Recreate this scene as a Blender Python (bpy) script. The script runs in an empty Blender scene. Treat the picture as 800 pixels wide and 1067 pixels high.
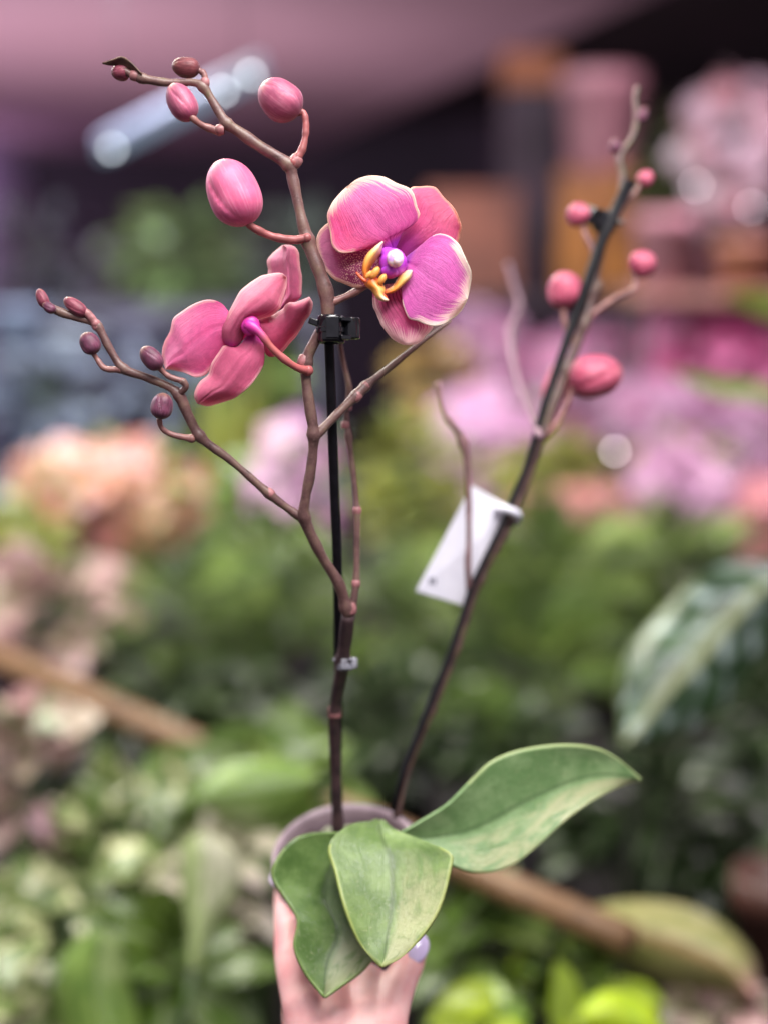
import bpy, math, random
import numpy as np
from mathutils import Vector, Matrix, noise as mnoise

scene = bpy.context.scene
COL = scene.collection
rnd = random.Random(7)

# ------------------------------------------------------------------ camera
CAM = Vector((0, 0, 1.4))
PITCH = math.radians(10)
FWD = Vector((0, math.cos(PITCH), -math.sin(PITCH)))
UP = Vector((0, math.sin(PITCH), math.cos(PITCH)))
RIGHT = Vector((1, 0, 0))
K = math.tan(math.radians(20)) / 533.5


def P(px, py, d):
    """World point seen at photo pixel (px, py) at depth d metres along the view axis."""
    px, py, d = float(px), float(py), float(d)
    return CAM + d * (FWD + RIGHT * ((px - 400) * K) - UP * ((py - 533.5) * K))


def S(d):
    return d * K


def lin(r, g, b):
    f = lambda c: (c / 255 / 12.92) if c <= 10 else ((c / 255 + 0.055) / 1.055) ** 2.4
    return (f(r), f(g), f(b), 1.0)


# ------------------------------------------------------------------ object helpers
def tag(o, label=None, cat=None, group=None, kind=None):
    if label: o['label'] = label
    if cat: o['category'] = cat
    if group: o['group'] = group
    if kind: o['kind'] = kind
    return o


WT = {}          # world position of every object used as a parent (mesh parts are modelled in world space)


def set_parent(o, p):
    o.parent = p
    o.matrix_parent_inverse = Matrix.Translation(-Vector(WT.get(p.name, (0, 0, 0))))


def empty(name, loc, parent=None):
    o = bpy.data.objects.new(name, None)
    o.empty_display_size = 0.02
    COL.objects.link(o)
    o.location = loc
    if parent is not None: set_parent(o, parent)
    WT[o.name] = tuple(loc)
    return o


class MB:
    def __init__(s):
        s.v, s.f, s.a = [], [], {}

    def add(s, verts, faces, **attrs):
        n = len(s.v)
        s.v += [tuple(p) for p in verts]
        s.f += [tuple(i + n for i in f) for f in faces]
        for k in set(list(attrs) + list(s.a)):
            cur = s.a.setdefault(k, [0.0] * n)
            val = attrs.get(k, 0.0)
            cur += list(val) if hasattr(val, '__len__') else [float(val)] * len(verts)
        return s

    def build(s, name, mat, parent=None, smooth=True, solid=0.0, sub=0, bevel=0.0):
        me = bpy.data.meshes.new(name)
        me.from_pydata(s.v, [], s.f)
        for k, vals in s.a.items():
            at = me.attributes.new(k, 'FLOAT', 'POINT')
            at.data.foreach_set('value', vals)
        me.materials.append(mat)
        if smooth:
            me.polygons.foreach_set('use_smooth', [True] * len(me.polygons))
        me.update()
        o = bpy.data.objects.new(name, me)
        COL.objects.link(o)
        if parent is not None: set_parent(o, parent)
        if bevel:
            m = o.modifiers.new('bevel', 'BEVEL'); m.width = bevel; m.segments = 2; m.limit_method = 'ANGLE'
        if solid:
            m = o.modifiers.new('thick', 'SOLIDIFY'); m.thickness = solid; m.offset = 0
        if sub:
            m = o.modifiers.new('sub', 'SUBSURF'); m.levels = sub; m.render_levels = sub
        return o

    def box(s, c, size, rot=None, **at):
        c = Vector(c); hx, hy, hz = [q / 2 for q in size]
        vs = [Vector((x, y, z)) for x in (-hx, hx) for y in (-hy, hy) for z in (-hz, hz)]
        if rot is not None: vs = [rot @ p for p in vs]
        return s.add([p + c for p in vs],
                     [(0, 1, 3, 2), (4, 6, 7, 5), (0, 4, 5, 1), (2, 3, 7, 6), (0, 2, 6, 4), (1, 5, 7, 3)], **at)

    def tube(s, pts, rads, nseg=10, caps=True, **at):
        pts = [Vector(p) for p in pts]
        vs, fs, us = [], [], []
        t0 = (pts[1] - pts[0]).normalized()
        nrm = t0.orthogonal().normalized()
        L = 0
        for i, p in enumerate(pts):
            t = (pts[min(i + 1, len(pts) - 1)] - pts[max(i - 1, 0)]).normalized()
            nrm = (nrm - t * nrm.dot(t)).normalized()
            b = t.cross(nrm)
            if i: L += (p - pts[i - 1]).length
            for k in range(nseg):
                a = 2 * math.pi * k / nseg
                vs.append(p + (nrm * math.cos(a) + b * math.sin(a)) * rads[i]); us.append(L)
        for i in range(len(pts) - 1):
            for k in range(nseg):
                k2 = (k + 1) % nseg
                fs.append((i * nseg + k, i * nseg + k2, (i + 1) * nseg + k2, (i + 1) * nseg + k))
        if caps:
            fs.append(tuple(reversed(range(nseg))))
            fs.append(tuple(range((len(pts) - 1) * nseg, len(pts) * nseg)))
        return s.add(vs, fs, u=us, **at)

    def ball(s, c, r, axes=None, nu=16, nv=10, **at):
        """ellipsoid; r = (a,b,c) along axes."""
        c = Vector(c)
        ax = axes or (Vector((1, 0, 0)), Vector((0, 1, 0)), Vector((0, 0, 1)))
        if not hasattr(r, '__len__'): r = (r, r, r)
        vs, fs = [], []
        for j in range(nv + 1):
            th = math.pi * j / nv
            for i in range(nu):
                ph = 2 * math.pi * i / nu
                vs.append(c + ax[0] * (r[0] * math.sin(th) * math.cos(ph)) + ax[1] * (r[1] * math.sin(th) * math.sin(ph)) + ax[2] * (r[2] * math.cos(th)))
        for j in range(nv):
            for i in range(nu):
                i2 = (i + 1) % nu
                fs.append((j * nu + i, (j + 1) * nu + i, (j + 1) * nu + i2, j * nu + i2))
        return s.add(vs, fs, **at)

    def lathe(s, c, axis, prof, n=32, **at):
        """prof: (distance along axis, radius)"""
        c = Vector(c); axis = Vector(axis).normalized(); e1 = axis.orthogonal().normalized(); e2 = axis.cross(e1)
        vs, fs = [], []
        for h, r in prof:
            for k in range(n):
                a = 2 * math.pi * k / n
                vs.append(c + axis * h + (e1 * math.cos(a) + e2 * math.sin(a)) * r)
        for j in range(len(prof) - 1):
            for k in range(n):
                k2 = (k + 1) % n
                fs.append((j * n + k, j * n + k2, (j + 1) * n + k2, (j + 1) * n + k))
        return s.add(vs, fs, **at)


def spline(pts, n):
    """Catmull-Rom through pts (any dimension), n samples evenly by arc length."""
    A = np.array(pts, float)
    ext = np.vstack([2 * A[0] - A[1], A, 2 * A[-1] - A[-2]])
    out = []
    for i in range(1, len(ext) - 2):
        p0, p1, p2, p3 = ext[i - 1], ext[i], ext[i + 1], ext[i + 2]
        for t in np.linspace(0, 1, 14, endpoint=False):
            out.append(0.5 * ((2 * p1) + (-p0 + p2) * t + (2 * p0 - 5 * p1 + 4 * p2 - p3) * t * t + (-p0 + 3 * p1 - 3 * p2 + p3) * t ** 3))
    out.append(A[-1])
    out = np.array(out)
    seg = np.linalg.norm(np.diff(out[:, :2], axis=0), axis=1)
    s = np.concatenate([[0], np.cumsum(seg)])
    q = np.linspace(0, s[-1], n)
    return np.stack([np.interp(q, s, out[:, k]) for k in range(out.shape[1])], axis=1)


# ------------------------------------------------------------------ node material helpers
class NM:
    def __init__(s, name):
        s.m = bpy.data.materials.new(name); s.m.use_nodes = True
        s.nt = s.m.node_tree; s.n = s.nt.nodes; s.l = s.nt.links
        s.n.clear()
        s.out = s.n.new('ShaderNodeOutputMaterial')

    def node(s, t, **kw):
        nd = s.n.new(t)
        for k, v in kw.items(): setattr(nd, k, v)
        return nd

    def put(s, sock, val):
        if hasattr(val, 'is_output'): s.l.new(val, sock)
        else: sock.default_value = val

    def attr(s, name):
        return s.node('ShaderNodeAttribute', attribute_name=name).outputs['Fac']

    def math(s, op, a, b=0.0, c=0.0, clamp=False):
        nd = s.node('ShaderNodeMath', operation=op, use_clamp=clamp)
        s.put(nd.inputs[0], a); s.put(nd.inputs[1], b); s.put(nd.inputs[2], c)
        return nd.outputs[0]

    def smooth(s, x, lo, hi, a=0.0, b=1.0):
        nd = s.node('ShaderNodeMapRange', interpolation_type='SMOOTHSTEP')
        s.put(nd.inputs[0], x)
        for i, v in enumerate((lo, hi, a, b)): s.put(nd.inputs[1 + i], v)
        return nd.outputs[0]

    def mix(s, f, a, b):
        nd = s.node('ShaderNodeMix', data_type='RGBA')
        s.put(nd.inputs[0], f); s.put(nd.inputs[6], a); s.put(nd.inputs[7], b)
        return nd.outputs[2]

    def vec(s, x, y, z=0.0):
        nd = s.node('ShaderNodeCombineXYZ')
        for i, v in enumerate((x, y, z)): s.put(nd.inputs[i], v)
        return nd.outputs[0]

    def noise(s, vec, scale=5.0, detail=3.0, rough=0.5, dist=0.0):
        nd = s.node('ShaderNodeTexNoise')
        if vec is not None: s.l.new(vec, nd.inputs['Vector'])
        nd.inputs['Scale'].default_value = scale; nd.inputs['Detail'].default_value = detail
        nd.inputs['Roughness'].default_value = rough; nd.inputs['Distortion'].default_value = dist
        return nd.outputs['Fac']

    def obj(s):
        return s.node('ShaderNodeTexCoord').outputs['Object']

    def ramp(s, f, stops):
        nd = s.node('ShaderNodeValToRGB')
        s.put(nd.inputs[0], f)
        e = nd.color_ramp.elements
        while len(e) < len(stops): e.new(0.5)
        for i, (p, c) in enumerate(stops):
            e[i].position = p; e[i].color = c
        return nd.outputs[0]

    def bump(s, h, strength=0.3, dist=0.001):
        nd = s.node('ShaderNodeBump')
        nd.inputs['Strength'].default_value = strength; nd.inputs['Distance'].default_value = dist
        s.l.new(h, nd.inputs['Height'])
        return nd.outputs[0]

    def finish(s, col, rough=0.5, trans=0.0, normal=None, spec=0.5, coat=0.0, sheen=0.0, sss=0.0, metallic=0.0, tcol=None):
        b = s.node('ShaderNodeBsdfPrincipled')
        s.put(b.inputs['Base Color'], col); s.put(b.inputs['Roughness'], rough)
        b.inputs['Specular IOR Level'].default_value = spec
        b.inputs['Coat Weight'].default_value = coat
        b.inputs['Sheen Weight'].default_value = sheen
        b.inputs['Metallic'].default_value = metallic
        if sss:
            b.inputs['Subsurface Weight'].default_value = sss
            b.inputs['Subsurface Radius'].default_value = (1.0, 0.35, 0.2)
            b.inputs['Subsurface Scale'].default_value = 0.004
        if normal is not None: s.l.new(normal, b.inputs['Normal'])
        sh = b.outputs[0]
        if trans:
            t = s.node('ShaderNodeBsdfTranslucent'); s.put(t.inputs[0], tcol if tcol is not None else col)
            mx = s.node('ShaderNodeMixShader'); mx.inputs[0].default_value = trans
            s.l.new(sh, mx.inputs[1]); s.l.new(t.outputs[0], mx.inputs[2]); sh = mx.outputs[0]
        s.l.new(sh, s.out.inputs[0])
        return s.m


def plain_mat(name, c, c2=None, rough=0.5, scale=20, trans=0.0, spec=0.5, sss=0.0, coat=0.0, metallic=0.0):
    m = NM(name)
    f = m.noise(m.obj(), scale, 4)
    c2 = c2 or tuple(x * 0.75 for x in c[:3]) + (1,)
    return m.finish(m.mix(m.smooth(f, 0.35, 0.65), c, c2), rough, trans, spec=spec, sss=sss, coat=coat, metallic=metallic)


def emit_mat(name, c, strength):
    m = NM(name)
    e = m.node('ShaderNodeEmission'); e.inputs[0].default_value = c; e.inputs[1].default_value = strength
    m.l.new(e.outputs[0], m.out.inputs[0])
    return m.m


def petal_mat(name, base, tip, centre, margin, mw=1.0, streak=0.5, vein=0.25, seed=0.0, ccen=0.22, dots=None, stripe=None, blush=None):
    """base colour near the middle, tip colour outward, centre colour at the throat, margin at the rim.
    'edge' attribute: 1 = one margin width in from the rim."""
    m = NM(name)
    u, v, e = m.attr('u'), m.attr('v'), m.attr('edge')
    fine = m.noise(m.vec(m.math('MULTIPLY', v, 34.0), m.math('MULTIPLY', u, 2.2), seed), 1.0, 4, 0.65, 0.3)
    broad = m.noise(m.vec(m.math('MULTIPLY', v, 5.0), m.math('MULTIPLY', u, 3.0), seed + 9), 1.0, 3, 0.5)
    grain = m.noise(m.obj(), 900.0, 3, 0.6)
    hair = m.noise(m.vec(m.math('MULTIPLY', v, 95.0), m.math('MULTIPLY', u, 4.5), seed + 5), 1.0, 3, 0.6, 0.4)
    mott = m.noise(m.obj(), 260.0, 4, 0.65, 0.5)
    col = m.mix(m.smooth(u, 0.25, 0.95), base, tip)
    if blush:
        bcol, lo, hi = blush
        col = m.mix(m.smooth(v, lo, hi), bcol, col)
    col = m.mix(m.smooth(broad, 0.35, 0.75, 0.0, 0.35), col, tuple(min(1, x * 1.35 + 0.02) for x in base[:3]) + (1,))
    dark = tuple(x * 0.62 for x in base[:3]) + (1,)
    col = m.mix(m.smooth(fine, 0.5, 0.72, 0.0, vein), col, dark)
    light = tuple(min(1, x * 1.2 + 0.06) for x in base[:3]) + (1,)
    col = m.mix(m.smooth(grain, 0.5, 0.8, 0.0, 0.25), col, light)
    col = m.mix(m.smooth(mott, 0.38, 0.7, 0.0, 0.32), col, dark)
    col = m.mix(m.math('MULTIPLY', m.smooth(hair, 0.52, 0.7, 0.0, 0.5), m.smooth(u, 0.2, 0.9)), col, tuple(min(1, x * 1.1 + 0.12) for x in base[:3]) + (1,))
    if stripe:
        scol, lo, hi = stripe
        w = m.math('SINE', m.math('MULTIPLY', v, 62.0))
        sf = m.math('MULTIPLY', m.smooth(w, 0.1, 0.7), m.smooth(u, lo, hi, 1.0, 0.0))
        col = m.mix(m.math('MULTIPLY', sf, 0.75), col, scol)
    if dots:
        dcol, bg, lo, hi = dots
        vo = m.node('ShaderNodeTexVoronoi'); vo.inputs['Scale'].default_value = 1150.0
        m.l.new(m.obj(), vo.inputs['Vector'])
        zone = m.smooth(u, lo, hi, 1.0, 0.0)
        col = m.mix(m.math('MULTIPLY', zone, 0.9), col, bg)
        df = m.math('MULTIPLY', m.smooth(vo.outputs['Distance'], 0.30, 0.46, 1.0, 0.0), zone)
        col = m.mix(df, col, dcol)
    col = m.mix(m.smooth(u, ccen * 0.35, ccen, 1.0, 0.0), col, centre)
    feath = m.noise(m.vec(m.math('MULTIPLY', v, 48.0), m.math('MULTIPLY', u, 1.2), seed + 2), 1.0, 3, 0.7, 0.2)
    x = m.math('SUBTRACT', m.math('DIVIDE', e, mw), m.math('MULTIPLY', m.math('SUBTRACT', feath, 0.42), streak * 9.0))
    col = m.mix(m.smooth(x, 0.0, 1.0, 0.85, 0.0), col, margin)
    col = m.mix(m.smooth(e, 0.05, 0.3, 0.8, 0.0), col, tuple(min(1, q * 1.15 + .05) for q in margin[:3]) + (1,))  # thin bright highlight along the rim, painted into the colour
    nrm = m.bump(m.math('ADD', m.math('ADD', fine, hair), m.math('MULTIPLY', mott, 0.8)), 0.55, 0.0009)
    return m.finish(col, 0.44, 0.36, nrm, spec=0.4, sheen=0.05)


def sheet(name, left, right, dfun, mat, parent, conv=lambda p: p, nu=40, nv=28, thick=0.00035, mwid=9.0, wob=0.0, mfun=None, ruffle=0.0, seed=0.0, sub=0):
    """A real leaf or petal: outline from base to tip on both sides (photo pixels), depth by dfun(u, v) in metres."""
    Lp = spline([conv(p) for p in left], nu + 1)
    Rp = spline([conv(p) for p in right], nu + 1)
    if wob:
        q = np.linspace(0, 1, nu + 1); env = np.clip(q * 2.5, 0, 1) * np.clip((1 - q) * 4, 0, 1)
        for E, ph in ((Lp, seed), (Rp, seed + 2.0)):
            E[:, 0] += wob * env * (np.sin(q * 11 + ph * 3) * .7 + np.sin(q * 23 + ph) * .45 + np.sin(q * 57 + ph) * .12)
            E[:, 1] += wob * env * (np.sin(q * 13 + ph * 5) * .7 + np.sin(q * 27 + ph * 2) * .45 + np.sin(q * 49 + ph) * .12)
    vs, us, vv, ed, xy = [], [], [], [], []
    rim = []
    for i in range(nu + 1):
        u = i / nu
        if u > 0.3:
            rim.append((*Lp[i], u, 0)); rim.append((*Rp[i], u, 1))
    rim = np.array(rim)
    for i in range(nu + 1):
        u = i / nu
        for j in range(nv + 1):
            v = j / nv
            q = Lp[i] * (1 - v) + Rp[i] * v
            xy.append(q)
            dd = dfun(u, v)
            if ruffle:
                w = abs(2 * v - 1) ** 2 * min(1, u * 1.6) + u ** 4
                dd += ruffle * w * (math.sin(u * 13 + v * 5 + seed) * 0.6 + math.sin(u * 7 - v * 4 + seed * 2.3))
            vs.append(P(q[0], q[1], dd)); us.append(u); vv.append(v)
    xy = np.array(xy)
    dist = np.sqrt(((xy[:, None, :] - rim[None, :, :2]) ** 2).sum(-1))
    wid = np.array([mwid * (mfun(r[2], r[3]) if mfun else 1.0) for r in rim])
    ed = (dist / np.maximum(wid[None, :], 0.05)).min(1)
    fs = [(i * (nv + 1) + j, i * (nv + 1) + j + 1, (i + 1) * (nv + 1) + j + 1, (i + 1) * (nv + 1) + j) for i in range(nu) for j in range(nv)]
    mb = MB(); mb.add(vs, fs, u=us, v=vv, edge=list(ed))
    return mb.build(name, mat, parent, solid=thick, sub=sub)


# ------------------------------------------------------------------ materials of the orchid
def stem_material():
    m = NM('stem_brown')
    n1 = m.noise(m.obj(), 120, 4, 0.6); n2 = m.noise(m.obj(), 900, 3, 0.6)
    col = m.ramp(n1, [(0.3, lin(72, 50, 48)), (0.48, lin(104, 74, 72)), (0.62, lin(114, 88, 78)), (0.76, lin(104, 94, 70))])
    col = m.mix(m.smooth(n2, 0.5, 0.75, 0, 0.4), col, lin(146, 116, 112))
    return m.finish(col, 0.42, 0, m.bump(n2, 0.4, 0.0004), spec=0.5)


def green_stem_material():
    m = NM('stem_dark')
    n1 = m.noise(m.obj(), 90, 4, 0.6); n2 = m.noise(m.obj(), 700, 3, 0.6)
    col = m.ramp(n1, [(0.3, lin(62, 44, 46)), (0.55, lin(96, 70, 66)), (0.75, lin(104, 96, 66))])
    return m.finish(col, 0.45, 0, m.bump(n2, 0.4, 0.0004))


def bud_material(name, dark, mid, light, seed):
    m = NM(name)
    u, a = m.attr('u'), m.attr('v')
    fine = m.noise(m.vec(m.math('MULTIPLY', a, 30.0), m.math('MULTIPLY', u, 1.6), seed), 1.0, 4, 0.65, 0.25)
    broad = m.noise(m.vec(m.math('MULTIPLY', a, 5.0), m.math('MULTIPLY', u, 2.0), seed + 4), 1.0, 3, 0.5)
    gr = m.noise(m.obj(), 1100, 3)
    col = m.mix(m.smooth(broad, 0.3, 0.7), dark, mid)
    col = m.mix(m.smooth(fine, 0.46, 0.75, 0, 0.45), col, light)
    col = m.mix(m.smooth(m.noise(m.obj(), 300, 4, .6), .45, .75, 0, .35), col, dark)
    col = m.mix(m.smooth(u, 0.0, 0.22, 0.55, 0.0), col, dark)
    col = m.mix(m.math('MULTIPLY', m.smooth(u, 0.7, 1.0, 0, .5), m.smooth(broad, .4, .65)), col, lin(160, 132, 92))
    return m.finish(col, 0.43, 0.0, m.bump(m.math('ADD', fine, m.math('MULTIPLY', gr, 0.3)), 0.28, 0.0008), spec=0.35, sss=0.15, sheen=0.1)


M = {}
M['stem'] = stem_material()
M['stem2'] = green_stem_material()
M['stem3'] = plain_mat('stem_base', lin(74, 54, 56), lin(50, 36, 40), .5, 120)
M['twig'] = plain_mat('stem_mauve', lin(140, 104, 106), lin(112, 82, 82), .5, 160)
M['pale_stem'] = plain_mat('stem_pale', lin(148, 116, 128), lin(124, 94, 108), .5, 120)
M['pedicel'] = plain_mat('pedicel_rose', lin(172, 98, 98), lin(142, 80, 80), 0.42, 160, sss=0.1)
M['pedicel_brown'] = plain_mat('pedicel_brown', lin(150, 104, 98), lin(118, 78, 78), 0.42, 160)
M['node'] = plain_mat('node_pink', lin(170, 112, 116), lin(138, 92, 92), 0.45, 300)
M['bud_pink'] = bud_material('bud_pink', lin(192, 82, 122), lin(220, 108, 148), lin(238, 156, 182), 1)
M['bud_rose'] = bud_material('bud_rose', lin(146, 66, 96), lin(188, 96, 126), lin(230, 164, 180), 5)
M['bud_red'] = bud_material('bud_red', lin(104, 42, 60), lin(138, 64, 82), lin(186, 112, 122), 8)
M['bud_purple'] = bud_material('bud_purple', lin(74, 34, 54), lin(112, 56, 82), lin(170, 116, 142), 11)
M['bud_coral'] = bud_material('bud_coral', lin(166, 66, 94), lin(202, 98, 124), lin(228, 150, 168), 14)
M['bud_maroon'] = bud_material('bud_maroon', lin(86, 38, 46), lin(120, 60, 66), lin(170, 110, 110), 17)
M['bract'] = plain_mat('bract_brown', lin(104, 76, 62), lin(70, 50, 44), 0.6, 300)
M['root'] = plain_mat('root_greygreen', lin(138, 142, 116), lin(104, 108, 84), .6, 200)
M['black'] = plain_mat('black_plastic', lin(22, 22, 28), lin(14, 14, 20), 0.16, 200, spec=0.7)
M['stake'] = plain_mat('stake_black', lin(20, 17, 24), lin(12, 11, 16), 0.55, 200, spec=.2)
M['clear'] = plain_mat('clip_clear', lin(150, 150, 160), lin(110, 108, 118), 0.12, 200, spec=0.8)
M['white_tag'] = plain_mat('tag_white', lin(226, 224, 236), lin(216, 214, 228), 0.5, 60)
M['ink'] = plain_mat('tag_ink', lin(90, 90, 110), lin(80, 80, 100), 0.6, 60)

# ------------------------------------------------------------------ the orchid in the hand
FOC = 0.75
orch = empty('orchid_plant', P(358, 862, 0.83))
tag(orch, 'pink moth orchid in hand, two flowers and rows of buds on brown stems', 'orchid')


def path(pts, n, nodes=(), r=None):
    """pts: (px, py, d, radius_px) -> world points and radii with swollen nodes."""
    A = spline(pts, n)
    W, R = [], []
    for k, a in enumerate(A):
        rr = a[3]
        for (nx, ny) in nodes:
            q = math.hypot(a[0] - nx, a[1] - ny)
            rr *= 1 + 0.38 * math.exp(-(q / 5.0) ** 2)
        rr *= 1 + 0.07 * math.sin(k * 0.9) * math.sin(k * 0.23) + .05 * math.sin(k * .41 + pts[0][0])
        W.append(P(a[0], a[1], a[2])); R.append(float(rr) * S(float(a[2])))
    return W, R


def node_ring(mb, px, py, d, r, ax):
    """a pale bract scale wrapped round a stem node."""
    c = P(px, py, d); ax = Vector(ax).normalized()
    s = S(d)
    mb.lathe(c - ax * r * s * 0.9, ax, [(0, r * s * 1.0), (r * s * .3, r * s * 1.16), (r * s * 1.0, r * s * 1.2), (r * s * 1.7, r * s * 1.1), (r * s * 1.9, r * s * 0.9)], 14)


# main spike
nodesA = [(350, 742), (358, 690), (364, 632), (317, 538), (327, 452), (320, 378), (319, 250), (302, 172), (236, 129), (212, 90), (148, 82)]
mainA = [(353, 876, .868, 6.6), (350, 800, .852, 6.2), (349, 742, .836, 6.2), (357, 692, .818, 6.8), (363, 640, .80, 7.4)]
w, r = path(mainA, 40, nodesA)
low = MB(); low.tube(w, r, 12); low.build('lower_stem', M['stem3'], orch)
stem = MB()
up1 = [(363, 642, .80, 6.2), (354, 610, .793, 5.6), (336, 580, .785, 5.4), (318, 542, .776, 5.6), (318, 522, .772, 5.4), (324, 490, .768, 5.2), (327, 455, .764, 5.6),
       (323, 425, .761, 5.6), (319, 395, .759, 5.6), (320, 374, .757, 5.4), (329, 354, .755, 5.8), (340, 334, .753, 6.6), (341, 310, .752, 7.4), (333, 282, .751, 7.6), (322, 254, .751, 6.6),
       (316, 234, .750, 5.8), (310, 208, .750, 5.6), (305, 185, .750, 5.8), (300, 171, .749, 6.2), (272, 153, .748, 6.0), (249, 137, .748, 5.6), (236, 128, .747, 5.4),
       (224, 109, .747, 4.4), (213, 92, .746, 4.2), (202, 86, .746, 4.0), (174, 86, .746, 4.2), (150, 82, .746, 4.4), (138, 78, .746, 4.2), (128, 72, .746, 3.4)]
w, r = path(up1, 170, nodesA); stem.tube(w, r, 14)
# right thin branch
thin = [(366, 640, .80, 4.2), (371, 608, .80, 3.6), (372, 570, .80, 3.2), (372, 535, .80, 3.6), (369, 500, .80, 3.0), (363, 455, .80, 3.4), (361, 428, .80, 3.2), (364, 405, .80, 3.0), (358, 378, .80, 2.8), (352, 345, .79, 2.6)]
w, r = path(thin, 60, [(371, 608), (371, 532), (362, 455)]); stem.tube(w, r, 10)
# branch that leaves behind the open flower
cross = [(328, 456, .764, 4.6), (345, 438, .766, 4.8), (371, 412, .770, 4.6), (386, 398, .774, 4.2), (402, 386, .778, 3.8), (432, 362, .782, 2.8), (455, 345, .785, 2.0), (470, 334, .786, 1.2)]
w, r = path(cross, 50, [(371, 412), (381, 402)]); stem.tube(w, r, 10)
# left branch with small buds
leftb = [(316, 540, .776, 5.0), (305, 533, .775, 4.6), (280, 514, .772, 4.2), (241, 480, .768, 4.0), (211, 457, .765, 5.0), (198, 436, .763, 5.2), (188, 414, .761, 5.4), (178, 404, .760, 4.4),
         (152, 393, .758, 4.2), (129, 384, .756, 4.4), (115, 364, .755, 4.0), (103, 341, .754, 4.2), (94, 335, .754, 3.8), (68, 327, .753, 4.6), (52, 319, .753, 4.0), (45, 309, .752, 3.4)]
w, r = path(leftb, 100, [(281, 514), (207, 455), (186, 410), (129, 384), (101, 340)]); stem.tube(w, r, 12)
w, r = path([(186, 411, .76, 3.6), (194, 403, .757, 3.8), (190, 396, .756, 3.6)], 10); stem.tube(w, r, 10)
stem_o = stem.build('flower_stem', M['stem'], orch)

# node scales (pinkish collars)
for (px, py, d, rr, ax) in [(349, 742, .836, 6.2, UP), (364, 634, .80, 6.6, UP), (371, 608, .80, 4.0, UP), (372, 532, .80, 4.0, UP), (371, 413, .77, 5.2, RIGHT + UP), (380, 403, .772, 4.6, RIGHT + UP),
                            (281, 514, .772, 4.6, -RIGHT + UP * .8), (317, 376, .757, 5.8, RIGHT * .3 + UP), (308, 168, .749, 6.0, RIGHT * .8 + UP), (230, 135, .747, 4.6, -RIGHT), (214, 86, .746, 4.2, UP), (141, 79, .746, 4.8, -RIGHT + UP * .2),
                            (101, 339, .754, 4.6, -RIGHT * .4 + UP), (362, 424, .80, 4.2, UP), (360, 443, .80, 4.0, UP)]:
    ns = MB(); node_ring(ns, px, py, d, rr, ax); ns.build('node_scale', M['node'], orch)


def bud(base, tip, width, d, mat, seed=0, ped=None, pmat=None, dz=0.0, seams=1.0):
    bx, by = base; tx, ty = tip
    b, t = P(bx, by, d), P(tx, ty, d - dz)
    ax = t - b; L = ax.length; ax.normalize()
    e1 = (FWD - ax * FWD.dot(ax)).normalized(); e2 = ax.cross(e1)
    R = width / 2 * S(d)
    nu, nv = 34, 84
    vs, us, vv, fs = [], [], [], []
    for i in range(nu + 1):
        t_ = i / nu
        prof = (max(0, 1 - abs(2 * t_ - 1) ** 2.5) ** .58) if 0 < t_ < 1 else 0
        prof *= 1.0 - 0.16 * t_
        for j in range(nv):
            a = 2 * math.pi * j / nv
            s3 = abs(math.sin(1.5 * (a + .7 * t_) + seed))           # three sepals meet in seams
            fr = ((1.5 * (a + .7 * t_) + seed) / math.pi) % 1.0     # each sepal laps over the next
            rr = R * prof * (1 + 0.085 * seams * (fr - .5) * math.sin(math.pi * t_) - 0.05 * seams * (1 - s3) ** 4 - 0.05 * seams * math.cos(2 * a + seed * 2) - .03 * math.sin(5 * t_ + a + seed))
            off = 0.06 * R * math.sin(t_ * 3.1) * math.sin(seed)
            vs.append(b + ax * (L * t_) + e1 * (rr * math.cos(a) + off) + e2 * (rr * math.sin(a)))
            us.append(t_); vv.append(abs(j / nv * 2 - 1))
    for i in range(nu):
        for j in range(nv):
            j2 = (j + 1) % nv
            fs.append((i * nv + j, i * nv + j2, (i + 1) * nv + j2, (i + 1) * nv + j))
    mb = MB(); mb.add(vs, fs, u=us, v=vv)
    o = mb.build('bud', mat, orch)
    if ped:
        w, r = path(ped, max(14, len(ped) * 7))
        pm = MB(); pm.tube(w, r, 10)
        # collar where the stalk leaves the stem
        pm.ball(w[-1], r[-1] * 1.12)
        pm.build('bud_stalk', pmat or M['pedicel'], o)
    return o


D0 = .748
bud((312, 119), (272, 88), 44, D0 - .002, M['bud_rose'], 0.6, [(309, 118, D0, 3.4), (316, 117, D0, 3.6), (319, 128, D0, 3.6), (318, 144, D0, 3.6), (314, 158, D0, 4.2), (306, 169, D0, 5.2)], M['pedicel'])
bud((260, 234), (228, 167), 60, D0 - .006, M['bud_pink'], 2.2, [(256, 230, D0 - .006, 4.0), (264, 237, D0 - .004, 4.0), (283, 246, D0, 4.2), (305, 250, D0, 4.4), (320, 248, D0, 5.0)], M['pedicel'])
bud((201, 125), (178, 88), 33, D0 - .004, M['bud_rose'], 1.2, [(194, 115, D0 - .006, 3.2), (200, 122, D0 - .006, 3.4), (212, 131, D0 - .003, 3.6), (229, 137, D0, 4.4)], M['pedicel_brown'])
bud((209, 72), (179, 68), 22, D0, M['bud_maroon'], 0.3, [(205, 72, D0, 3.2), (212, 76, D0, 3.2), (214, 83, D0, 3.6), (212, 90, D0, 3.8)], M['pedicel_brown'])
bud((136, 76), (116, 75), 18, D0, M['bud_red'], 0.9)
# dry bract over the tip
sheet('bract', [(148, 77), (138, 66), (128, 59), (118, 62), (107, 66)], [(148, 79), (136, 72), (124, 68), (116, 68), (107, 66)], lambda u, v: .742 + .004 * v, M['bract'], orch, nu=14, nv=6, thick=.0008)
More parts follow.
